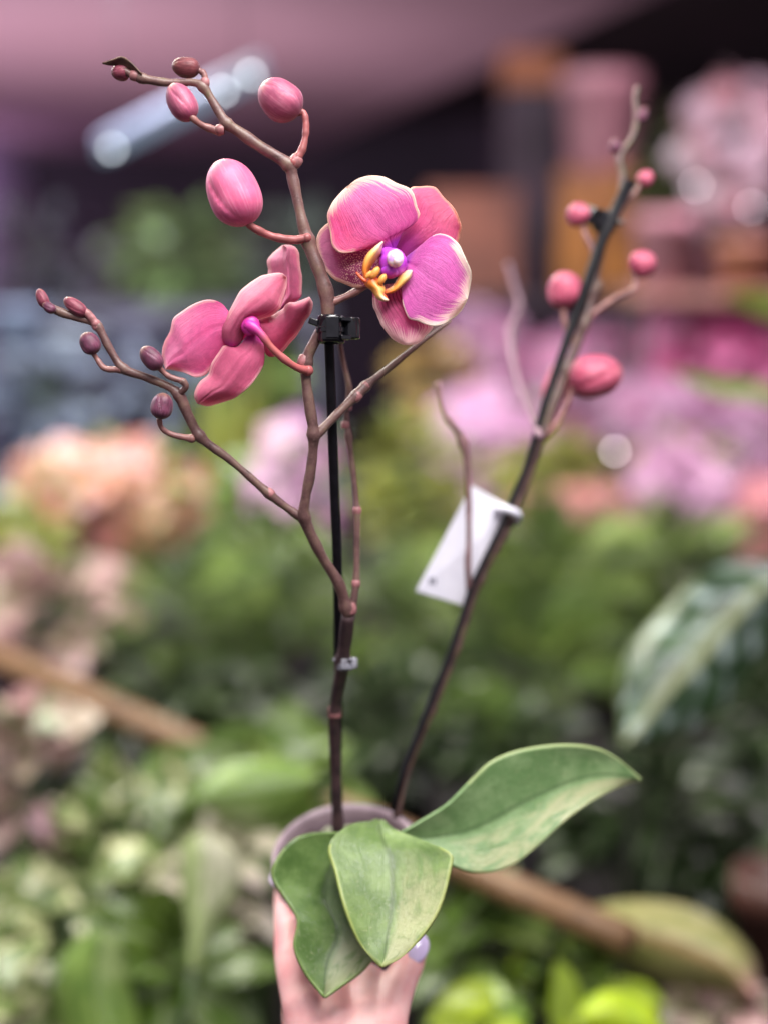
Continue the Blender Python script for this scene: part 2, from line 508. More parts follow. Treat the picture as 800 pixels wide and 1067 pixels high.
# left branch buds
bud((49, 321), (40, 301), 13, .752, M['bud_red'], 0.4)
bud((58, 325), (45, 316), 12, .750, M['bud_purple'], 1.4)
bud((91, 328), (67, 311), 17, .752, M['bud_red'], 1.8, [(84, 321, .752, 4.4), (92, 327, .752, 4.2), (100, 337, .753, 4.2)], M['node'])
bud((101, 368), (87, 347), 22, .753, M['bud_purple'], 2.5, [(97, 367, .754, 2.8), (102, 375, .755, 2.8), (110, 384, .755, 3.2), (126, 385, .756, 3.8)], M['pedicel_brown'])
bud((168, 384), (148, 362), 22, .752, M['bud_purple'], 0.7, [(166, 383, .754, 3.0), (176, 392, .756, 3.0), (190, 397, .757, 3.2)], M['pedicel_brown'])
bud((167, 437), (171, 409), 26, .756, M['bud_purple'], 1.1, [(166, 436, .758, 2.8), (169, 446, .760, 2.8), (180, 453, .762, 3.0), (200, 457, .764, 4.0)], M['pedicel_brown'])

# ---- second spike, further back
d2 = lambda y: .885 + (840 - y) / 760 * .06
sp2 = MB()
pts2 = [(412, 852, 4.5), (424, 800, 4.6), (452, 732, 4.8), (474, 676, 5.0), (495, 612, 5.2), (528, 546, 6.0), (549, 493, 6.2), (562, 455, 6.4), (577, 420, 5.2), (590, 385, 4.8), (606, 343, 5.2), (617, 304, 5.0), (624, 268, 4.6), (633, 235, 4.4), (646, 205, 4.2),
        (648, 183, 3.6), (645, 166, 3.2), (651, 154, 3.0), (660, 140, 3.0), (663, 118, 2.8), (661, 105, 2.6), (664, 90, 2.6)]
w, r = path([(x, y, d2(y), q) for x, y, q in pts2], 150, [(449, 740), (474, 676), (500, 602), (530, 540), (562, 452), (590, 385), (606, 340), (617, 304), (645, 168), (662, 117)]); sp2.tube(w, r, 12)
w, r = path([(489, 622, .90, 3.4), (487, 590, .893, 3.4), (488, 560, .890, 3.0), (487, 495, .888, 3.4), (482, 460, .888, 4.6), (474, 446, .888, 3.6), (464, 432, .890, 3.4), (459, 414, .892, 2.4), (456, 398, .893, 3.2)], 50, [(482, 462), (468, 438)])
tw_ = MB(); tw_.tube(w, r, 10); tw_.build('side_shoot', M['twig'], orch)
sp2.build('flower_stem', M['stem2'], orch)
sp2 = MB()
w, r = path([(562, 455, .89, 3.6), (548, 420, .98, 3.0), (536, 385, 1.06, 2.8), (532, 345, 1.11, 3.2), (541, 320, 1.13, 3.0), (536, 300, 1.14, 2.6), (529, 275, 1.15, 2.6)], 50, [(532, 345)]); sp2.tube(w, r, 10)
sp2.build('side_shoot', M['pale_stem'], orch)
bud((610, 233), (594, 214), 26, d2(224), M['bud_coral'], .4, [(606, 232, d2(230), 3), (609, 245, d2(240), 3), (618, 262, d2(260), 3.4)], M['pedicel_brown'])
bud((666, 193), (678, 179), 19, d2(187), M['bud_coral'], 1.4, [(668, 190, d2(190), 3), (660, 202, d2(200), 3), (648, 212, d2(210), 3.2)], M['pedicel_brown'])
bud((655, 281), (683, 270), 31, d2(276), M['bud_coral'], 2.4, [(658, 280, d2(280), 3), (660, 300, d2(300), 3.2), (640, 311, d2(310), 3.4), (612, 330, d2(330), 4)], M['pedicel_brown'])
bud((592, 322), (584, 283), 38, d2(302), M['bud_coral'], 3.0, [(586, 318, d2(320), 3), (588, 338, d2(340), 3.2), (598, 358, d2(355), 4)], M['pedicel_brown'])
bud((591, 398), (648, 386), 50, d2(389), M['bud_coral'], .9, [(597, 400, d2(400), 3.6), (590, 420, d2(420), 3.4), (576, 446, d2(446), 3.8), (563, 458, d2(455), 4.4)], M['pedicel_brown'])
bud((571, 424), (590, 372), 30, d2(400) + .03, M['bud_coral'], 1.9)
bud((642, 160), (640, 145), 13, d2(150), M['bud_purple'], .2)
bud((664, 128), (672, 112), 13, d2(120), M['bud_purple'], .8)
bud((616, 308), (626, 292), 14, d2(300), M['bract'], 1.2)

# ---- front flower
f1 = empty('flower', P(410, 272, .746), orch)
Z1 = lambda p: (310 + p[0] / 4, 160 + p[1] / 4)
VIO = lin(172, 48, 180)
mA = petal_mat('petal_magenta_a', lin(212, 86, 160), lin(220, 116, 172), VIO, lin(244, 208, 188), 1.0, .55, .25, 0.0, .16, stripe=(lin(186, 44, 124), .12, .42), blush=(lin(230, 76, 130), 0.05, 0.5))
mB = petal_mat('petal_magenta_b', lin(210, 88, 176), lin(220, 118, 186), VIO, lin(250, 228, 210), 1.1, .5, .2, 3.0, .17)
mC = petal_mat('sepal_salmon', lin(206, 80, 140), lin(226, 106, 132), lin(180, 60, 150), lin(244, 172, 146), .6, .25, .4, 5.0, .4)
mD = petal_mat('sepal_spotted', lin(196, 92, 152), lin(208, 126, 160), lin(170, 60, 110), lin(238, 200, 182), .9, .3, .3, 6.0, .06, dots=(lin(232, 184, 176), lin(150, 48, 96), .42, .66))
mE = petal_mat('sepal_striped', lin(212, 84, 140), lin(220, 118, 168), lin(176, 40, 90), lin(244, 208, 206), 1.1, .45, .35, 7.0, .1, stripe=(lin(150, 30, 80), .25, .55))
conv = Z1
dC = .7535; dA = .7445
sheet('sepal', [(410, 420), (400, 370), (420, 300), (450, 200), (470, 145), (520, 133), (570, 140), (600, 175), (640, 215)],
      [(450, 435), (520, 420), (600, 410), (650, 400), (665, 380), (678, 340), (683, 300), (668, 255), (640, 215)],
      lambda u, v: .751 + .005 * u - .006 * math.sin(math.pi * u) * (1 - (2 * v - 1) ** 2), mC, f1, conv, wob=1.0, mwid=5, ruffle=.0016, seed=1.0,
      mfun=lambda u, s: 1.2 if s == 1 else .9)
sheet('sepal', [(345, 490), (320, 540), (300, 552), (270, 556), (220, 552), (170, 535), (130, 505), (100, 460), (85, 410)],
      [(345, 440), (300, 380), (250, 340), (180, 290), (125, 290), (95, 320), (80, 360), (85, 410)],
      lambda u, v: .750 + .002 * u - .004 * math.sin(math.pi * u) * (1 - (2 * v - 1) ** 2), mD, f1, conv, wob=1.0, mwid=5, ruffle=.0008, seed=2.0)
sheet('sepal', [(370, 545), (322, 572), (313, 600), (320, 650), (345, 710), (390, 765), (430, 792), (460, 797)],
      [(430, 540), (470, 600), (520, 660), (562, 712), (545, 750), (520, 780), (490, 795), (460, 797)],
      lambda u, v: .7495 - .002 * u - .005 * math.sin(math.pi * u) * (1 - (2 * v - 1) ** 2), mE, f1, conv, wob=1.0, mwid=7, ruffle=.0010, seed=3.0,
      mfun=lambda u, s: .5 + u * 1.2)
pe = sheet('petal', [(395, 410), (350, 394), (300, 398), (250, 408), (200, 415), (165, 402), (142, 370), (130, 320), (125, 275), (135, 230), (165, 180), (205, 140)],
      [(405, 400), (440, 328), (488, 290), (511, 255), (500, 215), (480, 165), (455, 140), (400, 115), (350, 95), (300, 93), (250, 110), (205, 140)],
      lambda u, v: .7465 - .008 * math.sin(math.pi * (.08 + u * .75)) + .003 * (2 * v - 1) ** 2 * u + .004 * u ** 2.5 + .0006 * math.exp(-((v - .5) / .06) ** 2) * (1 - u), mA, f1, conv, nu=56, nv=44, wob=1.0, mwid=8, ruffle=.0018, seed=.4,
      mfun=lambda u, s: (.3 if s == 0 and u < .8 else 1.0) * (.35 if s == 1 and u < .5 else 1.0))
sheet('petal', [(440, 440), (490, 400), (520, 375), (560, 345), (600, 335), (650, 360), (680, 395), (705, 450), (722, 500), (718, 560), (705, 610)],
      [(436, 455), (441, 500), (435, 560), (440, 620), (460, 680), (500, 702), (550, 720), (600, 712), (640, 690), (680, 655), (705, 610)],
      lambda u, v: .7465 - .008 * math.sin(math.pi * (.05 + u * .8)) + .003 * (2 * v - 1) ** 2 * u + .003 * u ** 2.5 + .0006 * math.exp(-((v - .5) / .06) ** 2) * (1 - u), mB, f1, conv, nu=56, nv=44, wob=1.0, mwid=6.2, ruffle=.0019, seed=2.4,
      mfun=lambda u, s: (.2 if u < .55 else 1.15) * (1.0 if s == 0 else 1.1))
# lip
mlip = NM('lip_orange')
lu = mlip.attr('u'); ln = mlip.noise(mlip.obj(), 500, 3)
lc = mlip.ramp(lu, [(0.0, lin(222, 92, 50)), (0.3, lin(236, 146, 56)), (0.65, lin(248, 196, 112)), (1.0, lin(252, 236, 214))])
lc = mlip.mix(mlip.smooth(ln, .55, .75, 0, .6), lc, lin(214, 84, 70))
mlip = mlip.finish(lc, .35, .15, spec=.5)
lip = sheet('lip', [(284, 535), (272, 485), (284, 432), (320, 392), (354, 368)], [(296, 535), (296, 490), (318, 452), (346, 412), (354, 368)],
            lambda u, v: .7335 + .006 * v - .002 * math.sin(math.pi * u) + .004 * (2 * v - 1) ** 2, mlip, f1, conv, nu=24, nv=10, thick=.0009)
sheet('lip', [(357, 574), (398, 552), (428, 508), (456, 489), (475, 488)], [(360, 588), (405, 574), (440, 545), (468, 518), (475, 488)],
      lambda u, v: .7335 + .006 * (1 - v) + .004 * (2 * v - 1) ** 2, mlip, f1, conv, nu=24, nv=10, thick=.0009)
sheet('lip', [(290, 515), (282, 545), (310, 570), (330, 600), (352, 612), (378, 612)], [(330, 520), (352, 545), (362, 565), (358, 585), (366, 600), (378, 612)],
      lambda u, v: .732 + .004 * (2 * v - 1) ** 2 - .003 * u, mlip, f1, conv, nu=24, nv=10, thick=.0009)
cal = MB()
for (zx, zy, a, b) in [(322, 497, 16, 30), (352, 524, 15, 26), (296, 505, 10, 20)]:
    px, py = Z1((zx, zy)); s = S(.732) / 4
    ax = (RIGHT * .6 - UP * -.8).normalized()
    cal.ball(P(px, py, .7315), (a * s, a * s, b * s), (ax.cross(FWD).normalized(), FWD, ax), 14, 9, u=.45)
for zz in ([(372, 600), (360, 592), (345, 585)], [(245, 495), (262, 515), (285, 535)], [(378, 612), (368, 604), (352, 598)]):
    w = [P(*Z1(q), .732) for q in spline(zz, 8)]
    cal.tube(w, [.0005 + .0007 * i / 7 for i in range(8)], 8)
cal.build('lip_callus', mlip, f1)
mcol = NM('column_lilac')
cn = mcol.noise(mcol.obj(), 350, 3)
mcol = mcol.finish(mcol.mix(mcol.smooth(cn, .4, .6), lin(252, 226, 232), lin(226, 168, 244)), .25, 0, spec=.6, sss=.2)
mhood = plain_mat('column_violet', lin(190, 76, 220), lin(168, 50, 180), .4, 300, sss=.2)
cb = MB(); px, py = Z1((398, 455)); s = S(.74) / 4
cb.ball(P(px, py, .742), (58 * s, 40 * s, 62 * s), (RIGHT, FWD, UP))
cb.ball(P(*Z1((385, 492)), .741), (40 * s, 34 * s, 30 * s), (RIGHT, FWD, UP))
cb.ball(P(*Z1((375, 420)), .744), (40 * s, 34 * s, 30 * s), (RIGHT, FWD, UP))
cb.build('column', mhood, f1)
ca = MB(); px, py = Z1((406, 437))
ca.ball(P(px, py, .7345), (36 * s, 26 * s, 38 * s), (RIGHT, FWD, UP), 20, 14)
ca.ball(P(*Z1((415, 446)), .7315), (17 * s, 18 * s, 20 * s), (RIGHT, FWD, UP))
ca.build('anther_cap', mcol, f1)
w, r = path([(343, 316, .752, 4.8), (356, 311, .753, 4.0), (372, 303, .754, 3.8), (395, 288, .754, 4.0), (410, 276, .753, 5)], 24)
pd = MB(); pd.tube(w, r, 10); pd.ball(w[0], r[0] * 1.3); pd.build('flower_stalk', M['pedicel_brown'], f1)

# ---- flower seen from behind
f2 = empty('flower', P(262, 340, .752), orch)
Z2 = lambda p: (150 + p[0] / 4, 240 + p[1] / 4)
conv = Z2
MAG = lin(206, 52, 156)
back = lambda n, b, t, sd, vn=.35: petal_mat(n, b, t, MAG, lin(240, 180, 186), .9, .35, vn, sd, .14)
mF = back('petal_back_bright', lin(222, 92, 154), lin(230, 132, 176), 21, .2)
mG = back('petal_back_rose', lin(206, 92, 132), lin(218, 114, 144), 22, .2)
mH = back('sepal_back_pale', lin(220, 110, 154), lin(228, 134, 168), 23, .2)
mI = back('petal_back_deep', lin(204, 84, 126), lin(214, 106, 138), 24, .2)
mJ = back('sepal_back_rose', lin(208, 92, 134), lin(220, 114, 146), 25, .2)
sheet('sepal', [(555, 330), (522, 250), (517, 140), (535, 100), (580, 62)], [(575, 330), (645, 290), (660, 260), (655, 200), (650, 120), (640, 78), (612, 62), (580, 62)],
      lambda u, v: .758 + .004 * u + .018 * abs(v - .6) - .003 * math.exp(-((v - .6) / .06) ** 2), mH, f2, conv, wob=1.0, mwid=4, ruffle=.0013, seed=.9)
sheet('petal', [(450, 395), (400, 370), (355, 340), (320, 305), (265, 287), (220, 300), (160, 340), (125, 370), (112, 420), (85, 460), (75, 505), (82, 550), (92, 580)],
      [(450, 420), (400, 470), (340, 520), (290, 570), (262, 602), (210, 608), (150, 590), (110, 580), (92, 580)],
      lambda u, v: .755 + .004 * u - .006 * math.sin(math.pi * v) ** 1.3 * (.4 + u) + .006 * u * u + .0006 * math.exp(-((v - .5) / .05) ** 2), mF, f2, conv, nu=50, nv=36, wob=1.0, mwid=4.5, ruffle=.0019, seed=1.7)
sheet('petal', [(465, 375), (540, 350), (600, 310), (660, 290), (690, 278)], [(470, 415), (500, 490), (522, 528), (560, 520), (600, 480), (640, 430), (670, 390), (695, 350), (703, 305), (690, 278)],
      lambda u, v: .7505 - .008 * u + .022 * (v - .35) ** 2 + .004 * math.sin(u * 5), mI, f2, conv, wob=1.0, mwid=4, ruffle=.0018, seed=3.1)
sheet('petal', [(365, 490), (335, 470), (322, 415), (350, 360), (370, 310), (410, 250), (460, 205), (520, 182), (570, 178), (595, 195)],
      [(368, 490), (400, 472), (430, 412), (456, 380), (500, 365), (560, 332), (582, 280), (596, 230), (595, 195)],
      lambda u, v: .748 - .009 * math.sin(math.pi * v) * math.sin(math.pi * u) + .004 * v + .006 * (1 - v) ** 3 + .0005 * math.exp(-((v - .5) / .06) ** 2), mG, f2, conv, nu=44, nv=24, wob=1.0, mwid=4, ruffle=.0016, seed=4.4)
sheet('sepal', [(440, 430), (390, 485), (330, 485), (290, 540), (275, 580), (268, 605), (225, 650), (210, 690), (225, 722)],
      [(480, 430), (500, 480), (505, 530), (490, 580), (450, 640), (400, 685), (330, 715), (270, 732), (225, 722)],
      lambda u, v: .750 - .009 * math.sin(math.pi * u * .9) * (1 - abs(v - .55) ** 1.5 * 2.2) + .005 * u + .0008 * math.exp(-((v - .52) / .05) ** 2), mJ, f2, conv, nu=44, nv=30, wob=1.0, mwid=4, ruffle=.0020, seed=5.2)
w, r = path([(258, 338, .7455, 6.5), (264, 341, .744, 5.6), (272, 348, .7435, 4.4), (284, 363, .745, 3.9), (300, 377, .748, 3.9), (312, 384, .752, 4.2), (321, 386, .756, 5.4)], 30)
pd = MB(); pd.tube(w, r, 12); pd.ball(w[-1], r[-1] * 1.08, u=1.0)
mped = NM('flower_stalk_rose')
pu = mped.attr('u')
mped = mped.finish(mped.mix(mped.smooth(pu, .003, .016), MAG, lin(174, 92, 92)), .4, 0, sss=.1)
pd.build('flower_stalk', mped, f2)
kb = MB(); kb.ball(P(261, 339, .7465), (.0052, .004, .0056), (RIGHT, FWD, UP)); kb.build('receptacle', plain_mat('receptacle_magenta', MAG, lin(180, 50, 130), .45, 300, sss=.2), f2)

# ---- strap leaves
def leaf_mat(name, c1, c2, shine, rim, patch, plo, phi, seed=0.0, rough=.22):
    """c1/c2 blade greens, shine = pale sheen painted into the colour of one half of the blade."""
    m = NM(name)
    u, v, e = m.attr('u'), m.attr('v'), m.attr('edge')
    n = m.noise(m.obj(), 60, 4, .6); f = m.noise(m.obj(), 420, 4, .65)
    cells = m.noise(m.vec(m.math('MULTIPLY', v, 60.0), m.math('MULTIPLY', u, 9.0), seed), 1.0, 4, .6, .5)
    col = m.mix(m.smooth(n, .35, .68), c1, c2)
    col = m.mix(m.smooth(cells, .5, .75, 0, .2), col, tuple(min(1, x * 1.5 + .02) for x in c2[:3]) + (1,))
    z = m.math('MULTIPLY', m.smooth(v, plo, plo + .12), m.smooth(m.math('ADD', m.noise(m.vec(m.math('MULTIPLY', v, 6.0), m.math('MULTIPLY', u, 7.0), seed), 1.0, 4, .6, .8), m.math('MULTIPLY', u, .35)), .52, .78))
    z = m.math('MULTIPLY', z, m.smooth(u, phi[0], phi[1]))
    col = m.mix(m.math('MULTIPLY', z, patch), col, shine)
    sc = m.math('MULTIPLY', m.smooth(m.noise(m.vec(m.math('MULTIPLY', v, 14.0), m.math('MULTIPLY', u, 46.0), seed + 3), 1.0, 3, .6, 1.2), .60, .72), m.smooth(u, .35, .8, 0, .55))
    col = m.mix(sc, col, shine)
    mid = m.smooth(m.math('ABSOLUTE', m.math('SUBTRACT', v, .5)), .006, .05, .6, 0)
    col = m.mix(mid, col, tuple(x * .45 for x in c1[:3]) + (1,))
    col = m.mix(m.smooth(e, .2, 1.0, .6, 0), col, rim)
    return m.finish(col, rough, .12, m.bump(m.math('ADD', f, cells), .5, .0008), spec=.5)


mL1 = leaf_mat('leaf_front', lin(96, 122, 66), lin(128, 152, 90), lin(190, 186, 146), lin(178, 188, 104), .6, .52, (.25, .6), 1.0)
mL2 = leaf_mat('leaf_left', lin(76, 104, 50), lin(108, 134, 76), lin(176, 176, 144), lin(134, 156, 90), .6, .5, (.5, .7), 4.0)
mL3 = leaf_mat('leaf_right', lin(112, 146, 92), lin(144, 172, 120), lin(204, 198, 156), lin(176, 188, 130), .6, .56, (.1, .3), 7.0)
Z6 = lambda p: (260 + p[0] / 1.905, 760 + p[1] / 1.905)
conv = Z6
gut = lambda v, a: -a * abs(2 * v - 1) ** 1.3      # trough along the midrib
sheet('leaf', [(215, 215), (160, 205), (100, 212), (62, 245), (45, 290), (70, 335), (95, 378), (88, 430), (108, 480), (150, 532)],
      [(225, 215), (240, 290), (250, 380), (262, 430), (230, 475), (190, 505), (150, 532)],
      lambda u, v: .846 - .060 * u ** .8 + gut(v, .010) * (1 - u * .5) - .006 * math.sin(u * 9) * v * (1 - v), mL2, orch, conv, nu=50, nv=30, mwid=3, thick=.0018, ruffle=.0012, seed=1.0)
sheet('leaf', [(300, 205), (345, 178), (392, 148), (440, 100), (482, 62), (540, 40), (620, 30), (690, 38), (740, 65), (775, 100)],
      [(300, 225), (350, 255), (400, 270), (440, 284), (490, 282), (530, 265), (575, 228), (622, 185), (680, 142), (735, 112), (775, 100)],
      lambda u, v: .830 + .03 * u - .012 * math.sin(u * 2.8) + gut(v, .008) * math.sin(math.pi * min(1, u + .1)), mL3, orch, conv, nu=56, nv=30, mwid=3, thick=.0020, ruffle=.0010, seed=2.0)
sheet('leaf', [(255, 180), (195, 192), (158, 232), (170, 285), (190, 360), (220, 428), (262, 471)],
      [(262, 180), (300, 205), (345, 222), (398, 245), (400, 275), (380, 350), (350, 402), (305, 450), (262, 471)],
      lambda u, v: .834 - .066 * u ** .85 + gut(v, .011) * math.sin(math.pi * min(1, u * .9 + .1)), mL1, orch, conv, nu=56, nv=34, mwid=3.4, thick=.0020, ruffle=.0008, seed=3.0)

# ------------------------------------------------------------------ stakes, clips, tag, pot
st = MB(); w = [P(*q) for q in [(350, 876, .878), (353, 700, .836), (352, 600, .804), (347, 470, .778), (343, 360, .764), (342, 336, .7595)]]
st.tube(w, [.0027] * 6, 12)
tag(st.build('support_stake', M['stake']), 'thin black stake behind the stem with the open flowers', 'stake', 'stakes in the orchid pot')
st = MB(); w = [P(x, y, d2(y) - .006) for x, y in [(409, 845), (421, 800), (449, 731), (471, 675), (491, 611), (524, 544), (546, 491), (556, 460), (567, 421), (597, 336), (628, 247), (655, 190)]]
st.tube(w, [.0021] * 7 + [.0023, .0027, .0032, .0042, .004], 10)
tag(st.build('support_stake', M['stake']), 'leaning black stake tied to the blurred spike of coral buds', 'stake', 'stakes in the orchid pot')


def clip(px, py, d, s, ax, side, label, mat):
    c = P(px, py, d); k = S(d) * s
    root = empty('plant_clip', c); tag(root, label, 'clip', 'plant clips on the orchid')
    ax = Vector(ax).normalized()
    a = MB()
    a.lathe(c - ax * 13 * k, ax, [(0, 9 * k), (0, 12.5 * k), (3 * k, 13.5 * k), (20 * k, 13.5 * k), (25 * k, 12.5 * k), (26 * k, 9.5 * k), (0, 9 * k)], 22)
    a.build('ring', mat, root, bevel=.0004)
    b = MB()
    sd = (RIGHT * side - ax * (RIGHT * side).dot(ax)).normalized()
    b.lathe(c + sd * 19 * k - ax * 9 * k, ax, [(0, 4 * k), (0, 8 * k), (19 * k, 8 * k), (20 * k, 4.5 * k), (0, 4 * k)], 16)
    b.build('spring_loop', mat, root, bevel=.0004)
    R = Matrix((sd, ax.cross(sd), ax)).transposed()
    for zz in (-9, 8):
        g = MB(); g.box(c + sd * 13 * k + ax * zz * k - FWD * 9 * k, (10 * k, 7 * k, 4 * k), R @ Matrix.Rotation(.5, 3, 'Z')); g.build('hinge_tooth', mat, root, smooth=False, bevel=.0004)
    g = MB(); g.lathe(c - ax * 4 * k, ax, [(0, 13.2 * k), (0, 14.6 * k), (5 * k, 14.6 * k), (5 * k, 13.2 * k)], 22); g.build('latch_band', mat, root, bevel=.0003)
    g = MB()
    g.box(c - sd * 15 * k + ax * 6 * k - FWD * 3 * k, (11 * k, 4 * k, 6 * k), R @ Matrix.Rotation(.35, 3, 'Y'))
    g.build('grip', mat, root, smooth=False, bevel=.0005)
    g = MB(); g.box(c - FWD * 14 * k + sd * 2 * k, (12 * k, 4 * k, 20 * k), R)
    g.build('grip', mat, root, smooth=False, bevel=.0005)
    return root


clip(345, 343, .755, 1.12, UP, 1, 'black plastic clip between the two open flowers', M['black'])
clip(358, 691, .816, .55, UP, 1, 'small clear clip low on the main orchid stem', M['clear'])
clip(630, 232, d2(232), .85, RIGHT * .45 + UP, -1, 'blurred black clip below the tip of the back spike', M['black'])

tg = empty('price_tag', P(530, 537, .90))
tag(tg, 'plain white plastic tag hanging on the back spike', 'tag')
tm = MB()
T = [(491, 506), (536, 531), (482, 631), (433, 616)]
dT = [.918, .913, .913, .911]
f_ = [P(x, y, d) for (x, y), d in zip(T, dT)]
nrm = (f_[1] - f_[0]).cross(f_[3] - f_[0]).normalized() * .0006
tm.add([p + nrm for p in f_] + [p - nrm for p in f_], [(0, 1, 2, 3), (7, 6, 5, 4), (0, 4, 5, 1), (1, 5, 6, 2), (2, 6, 7, 3), (3, 7, 4, 0)])
tm.build('card', M['white_tag'], tg, smooth=False, bevel=.0003)
lo = MB(); w, r = path([(518, 530, .912, 4.5), (529, 531, .898, 5), (539, 537, .902, 4.5), (536, 545, .915, 4)], 14); lo.tube(w, r, 8); lo.build('loop', M['white_tag'], tg)
pr = MB()
for k, (x, y, ww, hh) in enumerate([(450, 603, 7, 1.6), (450, 606.5, 7, 1.6), (447.5, 605, 1.6, 6), (452.5, 606, 1.6, 6)]):
    pr.box(P(x, y, .9105), (ww * S(.87), .0004, hh * S(.87)), Matrix((RIGHT, FWD, UP)).transposed())
pr.build('print', M['ink'], tg, smooth=False)

# pot, tilted towards the viewer in the hand
pax = (Vector((-.02, -.36, .93))).normalized()
pc = P(364, 896, .878); R0 = 79 * S(.878)
pot = empty('flower_pot', pc - pax * .085); tag(pot, 'mauve grey plastic pot gripped in the hand', 'pot')
pm = MB(); pm.lathe(pc, pax, [(-.085, .0), (-.085, R0 * .70), (-.012, R0 * .93), (-.010, R0 * 1.0), (.002, R0 * 1.02), (.004, R0 * .985), (0, R0 * .93), (-.018, R0 * .90)], 48)
mpot = plain_mat('pot_mauve', lin(172, 150, 160), lin(142, 122, 132), .35, 50, spec=.5)
pm.build('pot_shell', mpot, pot)
bk = MB(); bk.lathe(pc, pax, [(-.014, .0), (-.014, R0 * .45), (-.016, R0 * .905)], 32)
for i in range(90):
    a, q = rnd.random() * 6.28, R0 * .82 * math.sqrt(rnd.random())
    e1 = pax.orthogonal().normalized(); e2 = pax.cross(e1)
    c = pc + e1 * q * math.cos(a) + e2 * q * math.sin(a) - pax * .011
    Rm = Matrix.Rotation(rnd.random() * 6, 3, Vector((rnd.random(), rnd.random(), rnd.random() + .1)))
    bk.box(c, (.012 * rnd.uniform(.5, 1), .009 * rnd.uniform(.5, 1), .005), Rm)
bk.build('bark_chips', plain_mat('bark', lin(84, 60, 50), lin(50, 36, 32), .8, 200), pot, smooth=False)

for i in range(6):
    a = i * 1.05 + .3; e1 = pax.orthogonal().normalized(); e2 = pax.cross(e1)
    o1 = e1 * math.cos(a) + e2 * math.sin(a); o2 = e1 * math.cos(a + .8) + e2 * math.sin(a + .8)
    rt = MB(); rt.tube([pc + pax * .012 + o1 * .008, pc + pax * .008 + o1 * .022, pc - pax * .004 + o2 * .030, pc - pax * .012 + o2 * .034], [.0028, .003, .0028, .002], 10)
    rt.build('aerial_root', M['root'], orch)
cr = MB(); cr.ball(pc + pax * .006, (.013, .013, .02), (pax.orthogonal().normalized(), pax.cross(pax.orthogonal().normalized()), pax)); cr.build('leaf_crown', M['root'], orch)

# ------------------------------------------------------------------ the hand
sk = NM('skin')
n1 = sk.noise(sk.obj(), 30, 3); n2 = sk.noise(sk.obj(), 700, 4, .6)
skc = sk.mix(sk.smooth(n1, .35, .65), lin(234, 186, 184), lin(226, 158, 160))
skc = sk.mix(sk.smooth(n2, .5, .75, 0, .25), skc, lin(216, 144, 146))
skin = sk.finish(skc, .45, 0, sk.bump(n2, .25, .0006), spec=.4, sss=.25)
hd = MB()


def limb(pts):
    A = spline(pts, 5 * len(pts))
    w = [P(a[0], a[1], a[2]) for a in A]; r = [float(a[3]) / 1000 for a in A]
    hd.tube(w, r, 16); hd.ball(w[0], r[0]); hd.ball(w[-1], r[-1])
    for (a, q) in zip(pts, pts): hd.ball(P(a[0], a[1], a[2]), a[3] / 1000 * 1.03)
    return w, r


limb([(356, 1400, .750, 29), (356, 1290, .765, 27), (354, 1215, .780, 25)])                                     # forearm, wrist
limb([(352, 1225, .782, 20), (334, 1130, .798, 16), (316, 1045, .812, 12.5)])                                  # metacarpals
limb([(352, 1225, .782, 20), (322, 1150, .812, 14), (312, 1085, .830, 11)])
limb([(345, 1225, .786, 19), (318, 1170, .820, 13), (312, 1120, .840, 10.5)])
limb([(345, 1225, .788, 18), (320, 1190, .830, 12), (314, 1152, .850, 9.5)])
limb([(358, 1215, .783, 21), (352, 1130, .798, 19), (350, 1060, .810, 14), (346, 1028, .822, 10)])               # web
limb([(372, 1200, .783, 20), (380, 1110, .796, 17), (384, 1055, .810, 13), (384, 1020, .822, 9)])
limb([(352, 1130, .798, 18), (366, 1062, .814, 12)])
limb([(316, 1045, .812, 12.5), (306, 1000, .828, 11.4), (303, 962, .856, 10.2), (301, 930, .888, 9), (308, 912, .910, 8)])   # index
limb([(318, 1085, .830, 11), (311, 1058, .865, 10), (314, 1034, .902, 9), (326, 1014, .930, 8)])                 # middle
limb([(318, 1120, .840, 10.5), (310, 1096, .875, 9.6), (308, 1074, .915, 8.6), (324, 1060, .937, 7.6)])         # ring
limb([(314, 1152, .850, 9.5), (304, 1134, .880, 8.4), (310, 1112, .915, 7.6), (322, 1100, .932, 6.8)])           # little
tw, tr = limb([(372, 1190, .785, 18), (396, 1120, .792, 15), (404, 1068, .802, 11.5), (414, 1030, .815, 10.2), (426, 1004, .830, 9.2), (432, 992, .838, 7.6)])  # thumb
ho = hd.build('person', skin)
mo = ho.modifiers.new('remesh', 'REMESH'); mo.mode = 'VOXEL'; mo.voxel_size = .0018; mo.use_smooth_shade = True
mo = ho.modifiers.new('smooth', 'SMOOTH'); mo.iterations = 10; mo.factor = .5
tag(ho, 'hand of a person with lilac nails gripping the orchid pot from below', 'person')
nail = plain_mat('nail_lilac', lin(222, 204, 240), lin(210, 190, 232), .12, 80, spec=.6)
nl = MB(); ax = (P(436, 983, .836) - P(424, 1008, .827)).normalized(); e2 = FWD.cross(ax).normalized(); e3 = ax.cross(e2)
nl.ball(P(436, 989, .827), (.0058, .0020, .0090), (e2, e3, ax), 18, 12); nl.build('nail', nail, ho)
nl = MB(); ax = (P(293, 908, .905) - P(291, 935, .88)).normalized(); e2 = FWD.cross(ax).normalized(); e3 = ax.cross(e2)
nl.ball(P(290, 915, .888), (.0052, .003, .0080), (e2, e3, ax), 18, 12); nl.build('nail', nail, ho)

# ------------------------------------------------------------------ the shop behind
FAR = 1.22       # the shop lies this much deeper than first measured


def Q(px, py, d): return P(px, py, d * FAR)


def SQ(d): return S(d * FAR)


def drop(z): return 1.4 - (1.4 - z) * FAR


